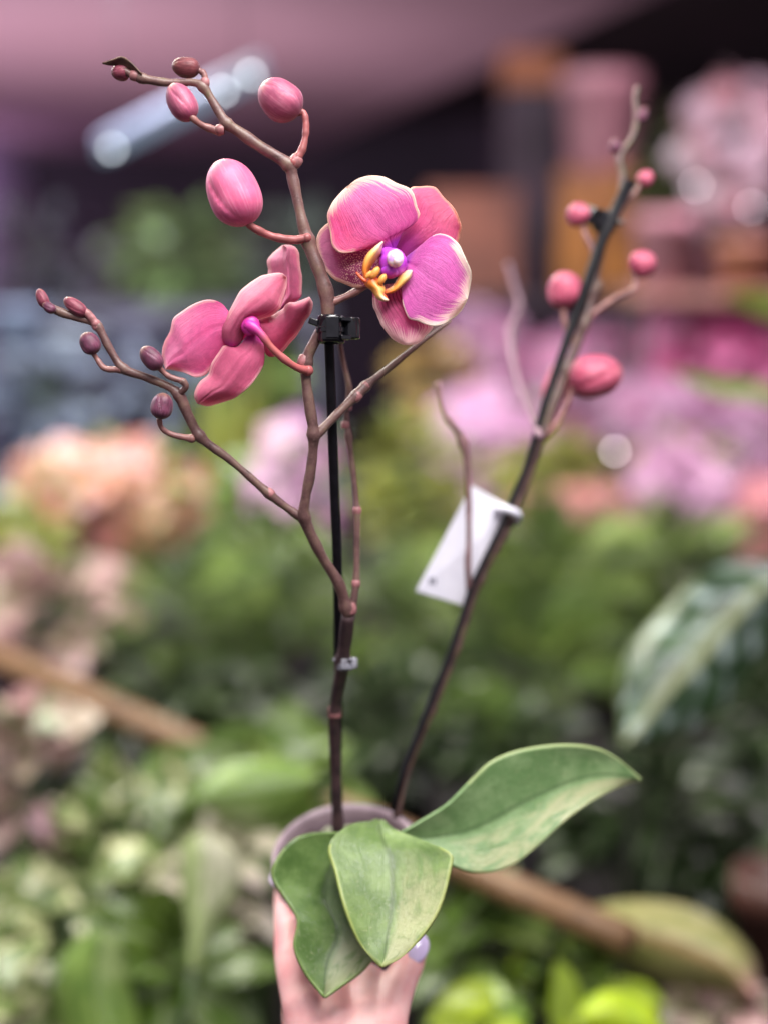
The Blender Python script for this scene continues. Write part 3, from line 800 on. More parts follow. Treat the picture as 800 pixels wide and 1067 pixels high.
def leaf_ramp_mat(name, cols, vein=None, patch=None, rough=.3, trans=.2, rim=None):
    """cols: colours picked per leaf by 'rnd'."""
    m = NM(name)
    r, v, u = m.attr('rnd'), m.attr('v'), m.attr('u')
    k = len(cols)
    col = m.ramp(r, [(i / max(1, k - 1), c) for i, c in enumerate(cols)])
    n = m.noise(m.obj(), 55, 4, .6)
    col = m.mix(m.smooth(n, .4, .7, 0, .4), col, m.mix(.5, col, (.02, .03, .015, 1)))
    if patch: col = m.mix(m.smooth(m.noise(m.obj(), 38, 3, .6, .6), .52, .6, 0, .9), col, patch)
    av = m.math('ABSOLUTE', m.math('SUBTRACT', v, .5))
    if rim: col = m.mix(m.smooth(av, .34, .44, 0, .9), col, rim)
    mid = m.smooth(av, .02, .09, .7, 0)
    col = m.mix(mid, col, vein or m.mix(.5, col, (.5, .55, .35, 1)))
    return m.finish(col, rough, trans, spec=.5)


def blade(mb, base, d, nrm, L, W, arch, rv, nu=7, peak=.8, fold=.18, tipdroop=.25):
    d = d.normalized(); nrm = (nrm - d * nrm.dot(d))
    nrm = nrm.normalized() if nrm.length > 1e-4 else d.orthogonal().normalized()
    sd = d.cross(nrm)
    vs, us, vv = [], [], []
    wav = rnd.random() * 6
    for i in range(nu + 1):
        t = i / nu
        w = W * .5 * (max(0.0, math.sin(math.pi * min(1, t ** peak))) ** .75) + W * .012
        c = base + d * (L * t * (1 - .12 * arch * t)) + nrm * (arch * L * (.35 * t - .75 * t * t)) - Vector((0, 0, tipdroop * L * t * t * .4))
        for j, q in enumerate((-1, -.5, 0, .5, 1)):
            vs.append(c + sd * (w * q) + nrm * (fold * w * abs(q) + .06 * w * math.sin(t * 9 + wav + q * 2) * abs(q)))
            us.append(t); vv.append((q + 1) / 2)
    fs = [(i * 5 + j, i * 5 + j + 1, (i + 1) * 5 + j + 1, (i + 1) * 5 + j) for i in range(nu) for j in range(4)]
    mb.add(vs, fs, u=us, v=vv, rnd=rv)


def rvec():
    while True:
        q = Vector((rnd.uniform(-1, 1), rnd.uniform(-1, 1), rnd.uniform(-1, 1)))
        if .05 < q.length < 1: return q


GREENSTEM = plain_mat('stem_green', lin(74, 96, 52), lin(60, 74, 44), .5, 60)
TERRA = plain_mat('pot_terracotta', lin(140, 84, 62), lin(110, 66, 50), .7, 40)
BLACKPOT = plain_mat('pot_black', lin(40, 38, 42), lin(28, 28, 30), .5, 40)


def pot_part(base, r, h, mat, parent):
    mb = MB(); b = Vector(base)
    mb.lathe(b - Vector((0, 0, h)), (0, 0, 1), [(0, 0), (0, r * .72), (h * .82, r * .96), (h * .82, r * 1.05), (h, r * 1.05), (h, r * .95), (h * .9, r * .93), (h * .9, 0)], 24)
    mb.build('pot', mat, parent)


def leafy(name, label, cat, px, py, d, rx, ry, n, lpx, asp, mat, zb, group=None, potr=.06, potm=None, seed=0, face=.5, style='leaf', droop=.3, blossoms=None, stemmat=None, spread=1.0, peak=.8):
    rnd.seed(1000 + seed)
    C = Q(px, py, d); s = SQ(d)
    A, B = rx * s, ry * s
    base = Vector((C.x, C.y + .02, zb + .11))
    root = empty(name, (base.x, base.y, zb)); tag(root, label, cat, group)
    fo, stm = MB(), MB()
    for i in range(n):
        q = rvec(); q = q * (q.length ** -.45)
        c = C + RIGHT * q.x * A * spread + Vector((0, 0, 1)) * q.z * B * spread + Vector((0, 1, 0)) * q.y * min(A, .10)
        out = Vector((q.x, q.y * .7 - .35, q.z * .6 + .1)) + rvec() * .45
        L = lpx * s * rnd.uniform(.65, 1.2)
        rv = rnd.random()
        nrm = Vector((q.x * .3, -face, .8)) + rvec() * .4
        if style == 'leaf':
            b0 = c - out.normalized() * L * .45
            blade(fo, b0, out, nrm, L, L * asp * rnd.uniform(.8, 1.15), droop, rv, peak=peak)
        elif style == 'blade':
            out = Vector((q.x * .35, q.y * .3 - .05, 1)) + rvec() * .12
            b0 = c - out.normalized() * L * .5
            blade(fo, b0, out, Vector((q.x, -1, .1)), L, L * asp, droop, rv, nu=9, peak=.55)
        else:  # fern frond
            out = Vector((q.x, q.y * .7 - .4, q.z * .5 + .25)) + rvec() * .3
            d_ = out.normalized(); b0 = c - d_ * L * .5
            sd = d_.cross(Vector((0, -face, .8))).normalized(); up = sd.cross(d_)
            kk = 11
            for t in range(1, kk):
                tt = t / kk
                pc_ = b0 + d_ * L * tt + up * L * (.25 * tt - .5 * tt * tt)
                ll = L * asp * math.sin(math.pi * (tt * .85 + .1)) * .75
                for sg in (-1, 1):
                    blade(fo, pc_, sd * sg + d_ * .5, up, ll, ll * .42, .3, rv, nu=3)
        if i % 2 == 0:
            mid = (base + b0) / 2 + Vector(((b0.x - base.x) * -.2, 0, .02)); 
            stm.tube([base - Vector((0, 0, .01)), mid, b0], [.0035, .0028, .002], 6, u_=0)
    fo.build('foliage', mat, root)
    stm.build('stems', stemmat or GREENSTEM, root)
    if blossoms:
        nb, bpx, bmat, yoff, fy = blossoms
        bl = MB()
        for i in range(nb):
            q = rvec(); q = q * (q.length ** -.4)
            c = C + RIGHT * q.x * A + Vector((0, 0, 1)) * (q.z * B * fy - yoff * s) + Vector((0, 1, 0)) * (q.y * min(A, .10) - .03)
            ax = (Vector((q.x * .5, -1, .45 + q.z * .4)) + rvec() * .4).normalized()
            e1 = ax.orthogonal().normalized(); e2 = ax.cross(e1); r_ = bpx * s * rnd.uniform(.7, 1.2); ph = rnd.random() * 6; rv = rnd.random()
            for k in range(5):
                a = ph + k * 1.2566
                blade(bl, c, (e1 * math.cos(a) + e2 * math.sin(a)) + ax * .25, ax, r_, r_ * .85, .15, min(1, max(0, rv + rnd.uniform(-.1, .1))), nu=4, peak=1.0)
        o = bl.build('blossoms', bmat, root); tag(o, kind='stuff')
    pot_part(base, potr, .11, potm or BLACKPOT, root)
    return root


# --- setting
floor = MB(); floor.box((0, 7, -.4), (20, 30, .1))
tag(floor.build('floor', plain_mat('floor_dark', lin(70, 62, 66), lin(50, 44, 48), .5, 3), smooth=False), kind='structure')
wl = MB(); wl.box((0, 13.1, 1.2), (18, .2, 3.2))
tag(wl.build('back_wall', plain_mat('wall_plum', lin(88, 66, 90), lin(58, 44, 62), .7, .5), smooth=False), kind='structure')
wl = MB(); wl.box((-3.3, 9.0, 1.0), (.15, 8.2, 2.8))
tag(wl.build('side_wall', plain_mat('wall_lilac', lin(176, 150, 186), lin(160, 136, 172), .7, .6), smooth=False), kind='structure')
# ceiling: pale over the left half, black void over the right
ce = MB(); ce.box((-2.92, 8.28, 2.45), (6.4, 9.0, .1), Matrix.Rotation(math.radians(13), 3, 'Z'))
tag(ce.build('ceiling', plain_mat('ceiling_mauve', lin(206, 164, 182), lin(190, 150, 166), .7, .8), smooth=False), kind='structure')
ce = MB(); ce.box((3.2, 8.0, 2.75), (11, 11, .1))
tag(ce.build('ceiling', plain_mat('ceiling_black', lin(58, 40, 48), lin(40, 28, 34), .8, 2), smooth=False), kind='structure')

# benches the plants stand on
def bench(label, x0, x1, y0, y1, z, mat, legm, trim=None):
    root = empty('plant_bench', ((x0 + x1) / 2, (y0 + y1) / 2, 0)); tag(root, label, 'bench')
    t = MB(); t.box(((x0 + x1) / 2, (y0 + y1) / 2, z - .02), (x1 - x0, y1 - y0, .04)); t.build('top', mat, root, smooth=False, bevel=.004)
    for x in (x0 + .06, x1 - .06):
        for y in (y0 + .06, y1 - .06):
            l = MB(); l.box((x, y, (z - .04 - .35) / 2), (.05, .05, z - .04 + .35)); l.build('leg', legm, root, smooth=False)
    return root


GAPDARK = plain_mat('bench_dark', lin(46, 44, 38), lin(28, 28, 24), .8, 14)  # bench top colour painted dark to stand for shaded gaps between plants
LEGM = plain_mat('bench_leg', lin(60, 54, 54), lin(46, 42, 42), .6, 10)
bench('dark low bench nearest the hand, crowded with leafy plants', -1.3, 1.3, 1.12, 1.92, drop(.45), GAPDARK, LEGM)
bench('dark bench behind the wooden rail, full of ferns', -2.0, 2.1, 1.97, 2.82, drop(.6), GAPDARK, LEGM)
bench('far dark bench carrying the pink and peach flowers', -2.7, 2.9, 2.92, 4.05, drop(.74), GAPDARK, LEGM)
ZF, ZM, ZR = drop(.45), drop(.6), drop(.74)

g = lambda *cs: [lin(*c) for c in cs]
MG = {
    'mid': leaf_ramp_mat('leaves_mid', g((67, 90, 33), (89, 114, 43), (112, 134, 60), (77, 102, 45))),
    'dark': leaf_ramp_mat('leaves_shade', g((28, 42, 21), (45, 63, 31), (36, 53, 30), (65, 87, 43))),  # shade among the plants put into darker leaf greens
    'fern': leaf_ramp_mat('leaves_fern', g((52, 74, 32), (108, 134, 56), (150, 174, 84), (40, 60, 28), (90, 116, 48))),
    'lime': leaf_ramp_mat('leaves_lime', g((142, 167, 38), (176, 195, 47), (161, 186, 60), (114, 148, 43))),
    'yellow': leaf_ramp_mat('leaves_yellow', g((126, 134, 50), (149, 147, 67), (107, 126, 48))),
    'varieg': leaf_ramp_mat('leaves_variegated', g((94, 115, 58), (115, 134, 70), (82, 107, 48)), patch=lin(206, 204, 160)),
    'pale': leaf_ramp_mat('leaves_pale', g((176, 176, 146), (196, 186, 166), (140, 156, 108)), patch=lin(216, 196, 190)),
    'pink': leaf_ramp_mat('leaves_pink', g((190, 148, 148), (170, 130, 134), (188, 166, 148), (128, 122, 88), (92, 112, 62)), patch=lin(206, 168, 172)),
    'slate': leaf_ramp_mat('leaves_slate', g((92, 98, 118), (120, 126, 146), (70, 74, 92), (140, 148, 164))),
    'blue': leaf_ramp_mat('leaves_blue', g((96, 124, 104), (126, 150, 126), (84, 112, 84))),
    'peach': leaf_ramp_mat('petals_peach', g((222, 146, 120), (228, 168, 154), (216, 158, 104), (228, 172, 176), (204, 120, 112), (150, 136, 76)), trans=.3),
    'pinkf': leaf_ramp_mat('petals_pink', g((220, 84, 154), (232, 120, 178), (240, 160, 202), (204, 60, 136)), trans=.3),
    'lilacf': leaf_ramp_mat('petals_lilac', g((214, 160, 206), (226, 176, 210), (206, 146, 192), (236, 196, 216)), trans=.3),
    'salmonf': leaf_ramp_mat('petals_salmon', g((240, 150, 160), (236, 170, 170), (226, 128, 140)), trans=.3),
    'whitef': leaf_ramp_mat('petals_white', g((184, 160, 168), (156, 132, 144), (190, 132, 142), (120, 102, 106), (206, 190, 196)), trans=.3),
    'mauvef': leaf_ramp_mat('petals_mauve', g((170, 124, 156), (184, 134, 164), (150, 108, 142), (196, 104, 150)), trans=.3),
}
k = [0]


def plant(style, label, cat, *a, name='potted_plant', **kw):
    k[0] += 1
    return leafy(name, label, cat, *a, seed=k[0], style=style, **kw)


za_ = Q(200, 320, 4.0).z
FE = 'ferns on the middle bench'
# fern band
plant('fern', 'loose mid green fern directly below the peach flowers', 'fern', 175, 640, 1.85, 95, 70, 46, 100, .34, MG['fern'], ZM, name='fern', group=FE)
plant('leaf', 'bushy plant with rounded green leaves left of the orchid stem', 'plant', 275, 600, 2.0, 75, 75, 70, 46, .6, MG['mid'], ZM)
plant('leaf', 'yellow green bushy plant between the two orchid spikes', 'plant', 430, 500, 2.3, 60, 75, 70, 44, .55, MG['yellow'], ZM)
plant('fern', 'dark fern behind the white tag, below the yellow green bush', 'fern', 420, 640, 1.9, 80, 80, 44, 96, .34, MG['fern'], ZM, name='fern', group=FE)
plant('fern', 'bright feathery fern right of the white tag', 'fern', 575, 590, 1.85, 85, 62, 50, 100, .34, MG['fern'], ZM, name='fern', group=FE)
plant('fern', 'wide fern under the pink blossoms, above the big right orchid leaf', 'fern', 560, 705, 1.7, 100, 75, 46, 110, .36, MG['fern'], ZM, name='fern', group=FE)
plant('fern', 'fern at the right, behind the silver veined leaf', 'fern', 690, 590, 2.0, 80, 66, 44, 100, .34, MG['fern'], ZM, name='fern', group=FE)
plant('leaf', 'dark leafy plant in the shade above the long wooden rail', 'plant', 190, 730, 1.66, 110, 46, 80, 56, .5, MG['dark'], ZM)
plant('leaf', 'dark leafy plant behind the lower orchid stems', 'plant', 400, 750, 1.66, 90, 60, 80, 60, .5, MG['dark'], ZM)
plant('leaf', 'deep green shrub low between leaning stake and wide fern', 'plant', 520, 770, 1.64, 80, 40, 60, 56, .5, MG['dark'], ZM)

# front bench, left
FL = 'leafy plants on the near bench'
plant('leaf', 'broad glossy green leaved plant just left of the pot', 'plant', 270, 815, 1.32, 85, 42, 26, 105, .62, MG['mid'], ZF, group=FL)
plant('leaf', 'pale pink caladium leaves at the left edge under the rail', 'plant', 25, 800, 1.30, 55, 85, 34, 66, .7, MG['pink'], ZF, group=FL)
plant('leaf', 'cream splashed pothos leaves below the wooden rail at left', 'plant', 150, 860, 1.27, 80, 70, 46, 66, .62, MG['varieg'], ZF, group=FL)
plant('leaf', 'mottled green plant in the bottom left corner', 'plant', 50, 985, 1.17, 85, 80, 36, 84, .55, MG['varieg'], ZF, group=FL)
plant('leaf', 'mid green leafy plant low between corner plant and the hand', 'plant', 170, 1010, 1.12, 80, 62, 26, 100, .55, MG['mid'], ZF, group=FL)
plant('leaf', 'greyish cream leaved plant close to the left of the hand', 'plant', 235, 930, 1.20, 52, 70, 24, 84, .5, MG['pale'], ZF, group=FL)
plant('leaf', 'small green plant in the gap left of the pot rim', 'plant', 215, 880, 1.36, 70, 60, 40, 70, .6, MG['mid'], ZF, group=FL)
plant('leaf', 'beige and pink leaved plant at the left edge above the rail', 'plant', 60, 640, 1.75, 70, 62, 46, 70, .55, MG['pink'], ZM)
plant('leaf', 'yellow green plant at the left edge, below the peach flowers', 'plant', 20, 570, 1.95, 50, 42, 40, 44, .55, MG['yellow'], ZM)
# front bench, right
plant('leaf', 'green leafy plant right of the thumb, under the rail', 'plant', 495, 985, 1.20, 75, 62, 28, 96, .55, MG['mid'], ZF, group=FL)
plant('leaf', 'small leaved green plant at the bottom right of the hand', 'plant', 600, 1010, 1.17, 50, 40, 26, 56, .7, MG['fern'], ZF, group=FL)
plant('leaf', 'bright lime leaved plant at the bottom edge', 'plant', 560, 1062, 1.08, 110, 24, 16, 78, .62, MG['lime'], ZF, group=FL)
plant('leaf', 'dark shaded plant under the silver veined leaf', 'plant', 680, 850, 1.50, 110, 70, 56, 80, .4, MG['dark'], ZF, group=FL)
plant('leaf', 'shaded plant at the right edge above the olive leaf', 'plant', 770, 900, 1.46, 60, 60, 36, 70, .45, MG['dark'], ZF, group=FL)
plant('leaf', 'pale pink leaved plant in the bottom right corner', 'plant', 750, 1062, 1.10, 60, 26, 14, 70, .6, MG['pink'], ZF, group=FL)
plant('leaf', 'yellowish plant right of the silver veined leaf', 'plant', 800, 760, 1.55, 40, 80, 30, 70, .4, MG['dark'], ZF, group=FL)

# flowers on the far bench
FB = 'flowering plants on the far bench'
plant('leaf', 'mass of peach and orange blossoms at the left', 'flowers', 115, 516, 2.45, 104, 58, 60, 50, .5, MG['yellow'], ZR, name='flowering_plant', group=FB, blossoms=(80, 20, MG['peach'], 0, .95))
plant('leaf', 'lilac pink blossoms between stem and peach flowers', 'flowers', 312, 500, 2.5, 46, 60, 40, 40, .5, MG['fern'], ZR, name='flowering_plant', group=FB, blossoms=(20, 17, MG['lilacf'], -4, 1.0))
plant('leaf', 'pale lilac flower mass left of the leaning spike', 'flowers', 505, 470, 2.9, 60, 62, 30, 44, .5, MG['mid'], ZR, name='flowering_plant', group=FB, blossoms=(60, 20, MG['lilacf'], -6, .95))
plant('leaf', 'salmon blossoms right beside the white tag', 'flowers', 595, 528, 2.42, 60, 22, 30, 40, .5, MG['yellow'], ZR, name='flowering_plant', group=FB, blossoms=(46, 18, MG['salmonf'], -2, .8))
plant('leaf', 'bright lilac pink blossoms at the right under the shelf', 'flowers', 705, 500, 2.5, 50, 50, 40, 42, .5, MG['yellow'], ZR, name='flowering_plant', group=FB, blossoms=(56, 20, MG['lilacf'], 6, .8))
plant('leaf', 'pink blossoms cut by the right edge', 'flowers', 795, 540, 2.46, 30, 46, 26, 40, .5, MG['mid'], ZR, name='flowering_plant', group=FB, blossoms=(36, 18, MG['salmonf'], 0, .9))
plant('leaf', 'wide magenta flower mass under the shelf at right', 'flowers', 740, 375, 3.1, 90, 62, 50, 44, .5, MG['pinkf'], ZR, name='flowering_plant', group=FB, blossoms=(95, 22, MG['pinkf'], 0, .95))
plant('leaf', 'mauve pink flower mass behind the coral bud', 'flowers', 620, 400, 3.15, 76, 56, 40, 44, .5, MG['mauvef'], ZR, name='flowering_plant', group=FB, blossoms=(80, 22, MG['mauvef'], 0, .95))
plant('leaf', 'dusky mauve flower mass at the right edge over the lilac blossoms', 'flowers', 785, 455, 2.9, 50, 46, 36, 44, .5, MG['mauvef'], ZR, name='flowering_plant', group=FB, blossoms=(56, 22, MG['mauvef'], 0, .95))
plant('leaf', 'dusky mauve flower mass between coral bud and magenta mass', 'flowers', 685, 435, 2.95, 56, 40, 36, 44, .5, MG['mauvef'], ZR, name='flowering_plant', group=FB, blossoms=(56, 22, MG['mauvef'], 0, .95))
plant('leaf', 'pale mauve flower heads behind the bare pale side shoot', 'flowers', 500, 375, 3.3, 34, 60, 30, 44, .5, MG['mauvef'], ZR, name='flowering_plant', group=FB, blossoms=(40, 20, MG['mauvef'], 0, .95))
plant('blade', 'tall yellow green striped plant behind the left side shoot', 'plant', 245, 450, 2.9, 34, 60, 12, 120, .16, MG['yellow'], ZR)
plant('leaf', 'ochre yellow bush behind the lower edge of the open flower', 'plant', 455, 395, 3.2, 44, 40, 50, 40, .5, leaf_ramp_mat('leaves_ochre', g((176, 140, 80), (190, 156, 90), (150, 120, 70))), ZR)
plant('leaf', 'olive bush at the far bench left of the lilac blossoms', 'plant', 270, 520, 2.6, 50, 46, 50, 44, .5, MG['fern'], ZR)
plant('leaf', 'olive bush at the far bench between pale lilac and salmon blossoms', 'plant', 570, 490, 2.6, 60, 36, 50, 44, .5, MG['yellow'], ZR)
plant('leaf', 'dull green plant on the grey table behind the pink bud', 'plant', 185, 262, 4.2, 70, 44, 60, 46, .5, leaf_ramp_mat('leaves_dull', g((130, 160, 96), (150, 176, 110), (104, 128, 84))), za_)

# --- single large leaves that stand out
def single(name, label, cat, left, right, dfun, mat, zb, stalk, px, py, d, potm=None, lab2=None, wid=4):
    C = Q(px, py, d); root = empty(name, (C.x, C.y, zb)); tag(root, label, cat)
    sheet('leaf', left, right, lambda u, v: dfun(u, v) * FAR, mat, root, nu=40, nv=28, thick=.0012, mwid=wid, ruffle=.003, seed=px)
    s_ = MB(); w = [Q(*q) for q in stalk] + [Vector((C.x, C.y, zb + .1))]
    A = spline([tuple(q) for q in w], 16) if False else w
    s_.tube(A, [.004] * len(A), 8); s_.build('leaf_stalk', GREENSTEM, root)
    pot_part((C.x, C.y, zb + .11), .06, .11, potm or BLACKPOT, root)
    return root


ms = NM('leaf_silver_veined')
u, v, e = ms.attr('u'), ms.attr('v'), ms.attr('edge')
av = ms.math('ABSOLUTE', ms.math('SUBTRACT', v, .5))
lat = ms.math('SINE', ms.math('MULTIPLY', ms.math('SUBTRACT', u, ms.math('MULTIPLY', av, .42)), 40.0))
nn = ms.noise(ms.obj(), 30, 3)
col = ms.mix(ms.smooth(nn, .35, .65), lin(34, 54, 32), lin(62, 90, 54))
brk = ms.noise(ms.obj(), 22, 4, .6, 1.0)
col = ms.mix(ms.math('MULTIPLY', ms.smooth(ms.math('ADD', lat, ms.math('MULTIPLY', brk, 1.6)), .7, 1.8, 0, .8), ms.smooth(brk, .45, .58)), col, lin(176, 192, 190))
col = ms.mix(ms.smooth(av, .04, .08, .9, 0), col, lin(170, 178, 140))
col = ms.mix(ms.smooth(e, .5, 1.2, .7, 0), col, lin(146, 158, 118))
msl = ms.finish(col, .3, .1, spec=.5)
single('alocasia_plant', 'big dark leaf with silver veins hanging at the right', 'plant',
       [(812, 585), (760, 585), (715, 612), (680, 648), (655, 680), (645, 720), (648, 776)], [(830, 600), (815, 650), (790, 695), (760, 735), (715, 765), (680, 778), (648, 776)],
       lambda u, v: 1.22 - .06 * u + .03 * (2 * v - 1) ** 2, msl, ZF, [(820, 592, 1.22), (860, 640, 1.28)], 900, 800, 1.4, wid=5)
sb = MB()
mo_ = NM('leaf_olive')
n_ = mo_.noise(mo_.obj(), 60, 4, .7)
oc = mo_.mix(mo_.smooth(n_, .4, .6), lin(138, 140, 84), lin(164, 158, 104))
oc = mo_.mix(mo_.smooth(mo_.math('ABSOLUTE', mo_.math('SUBTRACT', mo_.attr('v'), .5)), .0, .16, .5, 0), oc, lin(176, 122, 92))
oc = mo_.mix(mo_.smooth(mo_.attr('u'), .78, 1.0, 0, .75), oc, lin(214, 150, 160))
mol = mo_.finish(oc, .4, .2)
single('caladium_plant', 'olive mottled leaf with a pink tip at the lower right', 'plant',
       [(585, 968), (610, 948), (660, 938), (715, 944), (755, 965), (785, 1000), (790, 1042)], [(590, 975), (625, 990), (660, 1012), (700, 1030), (745, 1034), (770, 1040), (790, 1042)],
       lambda u, v: 1.13 - .06 * u + .03 * (2 * v - 1) ** 2, mol, ZF, [(585, 970, 1.13), (560, 1010, 1.18)], 560, 1120, 1.25)
mg1 = leaf_mat('leaf_big_green', lin(98, 128, 54), lin(126, 152, 72), lin(170, 186, 130), lin(130, 156, 90), .6, .5, (.2, .6), 2.0)
single('potted_plant', 'single broad green leaf left of the orchid stem above the pot', 'plant',
       [(330, 800), (290, 790), (245, 792), (215, 808), (205, 832)], [(335, 815), (320, 845), (285, 866), (240, 862), (205, 832)],
       lambda u, v: 1.16 - .02 * u + .02 * (2 * v - 1) ** 2, mg1, ZF, [(332, 808, 1.16), (345, 870, 1.2)], 340, 1000, 1.3)
mg2 = leaf_mat('leaf_cream_green', lin(150, 166, 108), lin(166, 182, 124), lin(206, 204, 176), lin(190, 196, 150), .9, .3, (.0, .4), 9.0)
single('potted_plant', 'upright pale cream green leaf left of the pot', 'plant',
       [(196, 1010), (196, 960), (188, 915), (192, 880), (212, 864)], [(210, 1010), (222, 970), (246, 930), (250, 890), (212, 864)],
       lambda u, v: 1.05 + .03 * u + .015 * (2 * v - 1) ** 2, mg2, ZF, [(203, 1010, 1.05), (190, 1070, 1.05)], 170, 1300, 1.1)
single('potted_plant', 'large plain green leaf near the bottom left corner', 'plant',
       [(70, 1090), (58, 1030), (75, 985), (105, 965)], [(150, 1090), (140, 1040), (128, 990), (105, 965)],
       lambda u, v: 1.02 + .03 * u + .02 * (2 * v - 1) ** 2, mg1, ZF, [(110, 1090, 1.02), (110, 1150, 1.04)], 110, 1350, 1.06)
mlime = plain_mat('leaf_lime', lin(190, 212, 40), lin(160, 190, 46), .4, 40, trans=.25)
single('potted_plant', 'vivid lime leaf at the bottom edge right of the hand', 'plant',
       [(690, 1070), (676, 1045), (640, 1032), (612, 1040), (602, 1062)], [(688, 1085), (660, 1100), (630, 1098), (610, 1085), (602, 1062)],
       lambda u, v: 1.0 + .02 * (2 * v - 1) ** 2, mlime, ZF, [(690, 1078, 1.0), (700, 1150, 1.02)], 700, 1350, 1.06)
mgr = leaf_mat('leaf_long_green', lin(150, 176, 96), lin(172, 192, 116), lin(200, 206, 160), lin(170, 186, 110), .5, .5, (.2, .6), 12.0)
single('potted_plant', 'long narrow light green leaf crossing the right edge below the shelf', 'plant',
       [(860, 425), (800, 402), (745, 394), (690, 384)], [(860, 440), (800, 420), (745, 412), (690, 384)],
       lambda u, v: 1.5 - .05 * u, mgr, ZM, [(860, 432, 1.5), (900, 560, 1.6)], 920, 700, 1.7)
single('potted_plant', 'short yellow green leaf at the right edge beside the shelf', 'plant',
       [(860, 330), (800, 304), (750, 308)], [(860, 350), (800, 330), (750, 308)],
       lambda u, v: 1.9 - .05 * u, plain_mat('leaf_yellowgreen', lin(150, 170, 70), lin(130, 150, 60), .4, 30, trans=.2), ZM, [(860, 340, 1.9), (900, 560, 1.9)], 920, 700, 1.95)

# --- wooden rail along the bench
ra = MB()
w = [Q(-120, 634, 1.58), Q(200, 776, 1.44), Q(420, 873, 1.24), Q(540, 930, 1.14), Q(655, 978, 1.06)]
ra.tube(w, [.0195, .018, .0165, .016, .015], 14)
mr = NM('rail_wood')
nr = mr.noise(mr.obj(), 24, 5, .65)
tag(ra.build('wooden_rail', mr.finish(mr.ramp(nr, [(.3, lin(84, 60, 42)), (.5, lin(128, 96, 66)), (.7, lin(106, 76, 52))]), .5)), 'long brown wooden rail sloping down to the right behind the pot', 'rail')
for x, y, d in [(60, 714, 1.56), (600, 960, 1.405)]:
    pass

# --- right shelf with its load
sh = empty('display_shelf', Q(860, 300, 2.9)); tag(sh, 'pale wooden shelf at the right carrying pink pots and flowers', 'shelf')
zs = Q(720, 302, 2.9).z
x0 = Q(655, 302, 2.9).x; ys = Q(720, 302, 2.9).y
sm = MB(); sm.box((x0 + .6, ys + .2, zs - .015), (1.2, .42, .03)); sm.build('board', plain_mat('shelf_board', lin(168, 126, 110), lin(136, 98, 88), .5, 12), sh, smooth=False, bevel=.003)
for x in (x0 + .03, x0 + 1.17):
    for yy in (ys + .03, ys + .37):
        l = MB(); l.box((x, yy, (zs - .03 - .35) / 2), (.04, .04, zs - .03 + .35)); l.build('post', plain_mat('shelf_post', lin(60, 46, 52), lin(46, 36, 40), .6, 10), sh, smooth=False)
PINKP = plain_mat('pot_pink', lin(196, 142, 150), lin(176, 122, 132), .4, 12)
PEACHP = plain_mat('pot_peach', lin(190, 134, 104), lin(168, 112, 86), .4, 12)


def round_pot(label, px, py0, py1, w, d, mat, ztop=None, cat='pot'):
    top, bot = Q(px, py0, d), Q(px, py1, d); r = w / 2 * SQ(d); h = top.z - bot.z
    if ztop is not None: bot.z = ztop; h = top.z - bot.z
    root = empty('flower_pot', bot); tag(root, label, cat, 'pots on the shelves')
    m_ = MB(); m_.lathe(bot, (0, 0, 1), [(0, 0), (0, r * .78), (h * .8, r * .95), (h * .8, r), (h, r), (h, r * .9), (h * .85, r * .88)], 28); m_.build('pot_shell', mat, root)
    e_ = MB(); e_.lathe(bot, (0, 0, 1), [(h * .86, 0), (h * .86, r * .9)], 28); e_.build('soil', plain_mat('soil', lin(52, 42, 36), lin(36, 30, 26), .9, 60), root)
    return root


round_pot('pale pink pot on the left end of the right shelf', 690, 222, 300, 64, 2.95, PINKP, zs)
round_pot('peach pot on the right shelf under the white bouquet', 772, 250, 300, 60, 2.95, PEACHP, zs)
plant('leaf', 'pale pink and white bouquet on the right shelf', 'flowers', 760, 155, 3.05, 52, 78, 40, 44, .5, MG['whitef'], zs, name='flowering_plant', blossoms=(70, 18, MG['whitef'], 0, .95), potm=PINKP, potr=.05)
plant('leaf', 'dim olive plant on the right shelf behind the spike tip', 'plant', 690, 170, 3.2, 32, 56, 50, 40, .5, leaf_ramp_mat('leaves_olive', g((60, 66, 36), (76, 80, 44), (48, 54, 32))), zs, potr=.05)

dp = Q(803, 955, 1.32)
PB = plain_mat('pot_umber', lin(96, 60, 50), lin(70, 44, 38), .45, 16)
root = empty('flower_pot', (dp.x, dp.y, ZF)); tag(root, 'dark brown pot cut by the right edge above the olive leaf', 'pot')
hh = Q(803, 905, 1.32).z - ZF
m_ = MB(); m_.lathe((dp.x, dp.y, ZF), (0, 0, 1), [(0, 0), (0, .030), (hh * .9, .042), (hh * .9, .046), (hh, .046), (hh, .040), (hh * .93, .039), (hh * .93, 0)], 28); m_.build('pot_shell', PB, root)
m_ = MB(); m_.lathe((dp.x, dp.y, ZF + hh * .35), (0, 0, 1), [(0, .0372), (.001, .0405), (.06, .0425), (.061, .039)], 28); m_.build('pale_band', PINKP, root)

# --- rack in the middle distance
zr = Q(560, 306, 3.7).z; rr0 = Q(560, 306, 3.7)
rk = empty('storage_rack', (rr0.x, rr0.y, 0)); tag(rk, 'dark storage rack behind the open flower with boxes on it', 'rack')
xl, xr = Q(425, 300, 3.7).x, Q(700, 300, 3.7).x
DK = plain_mat('rack_dark', lin(58, 42, 52), lin(40, 30, 38), .6, 6)
sm = MB(); sm.box(((xl + xr) / 2, rr0.y + .2, zr - .02), (xr - xl, .45, .04)); sm.build('board', DK, rk, smooth=False)
for x in (xl + .03, xr - .03):
    for yy in (rr0.y + .01, rr0.y + .39):
        l = MB(); l.box((x, yy, (zr - .04 - .35) / 2), (.04, .04, zr - .04 + .35)); l.build('post', DK, rk, smooth=False)


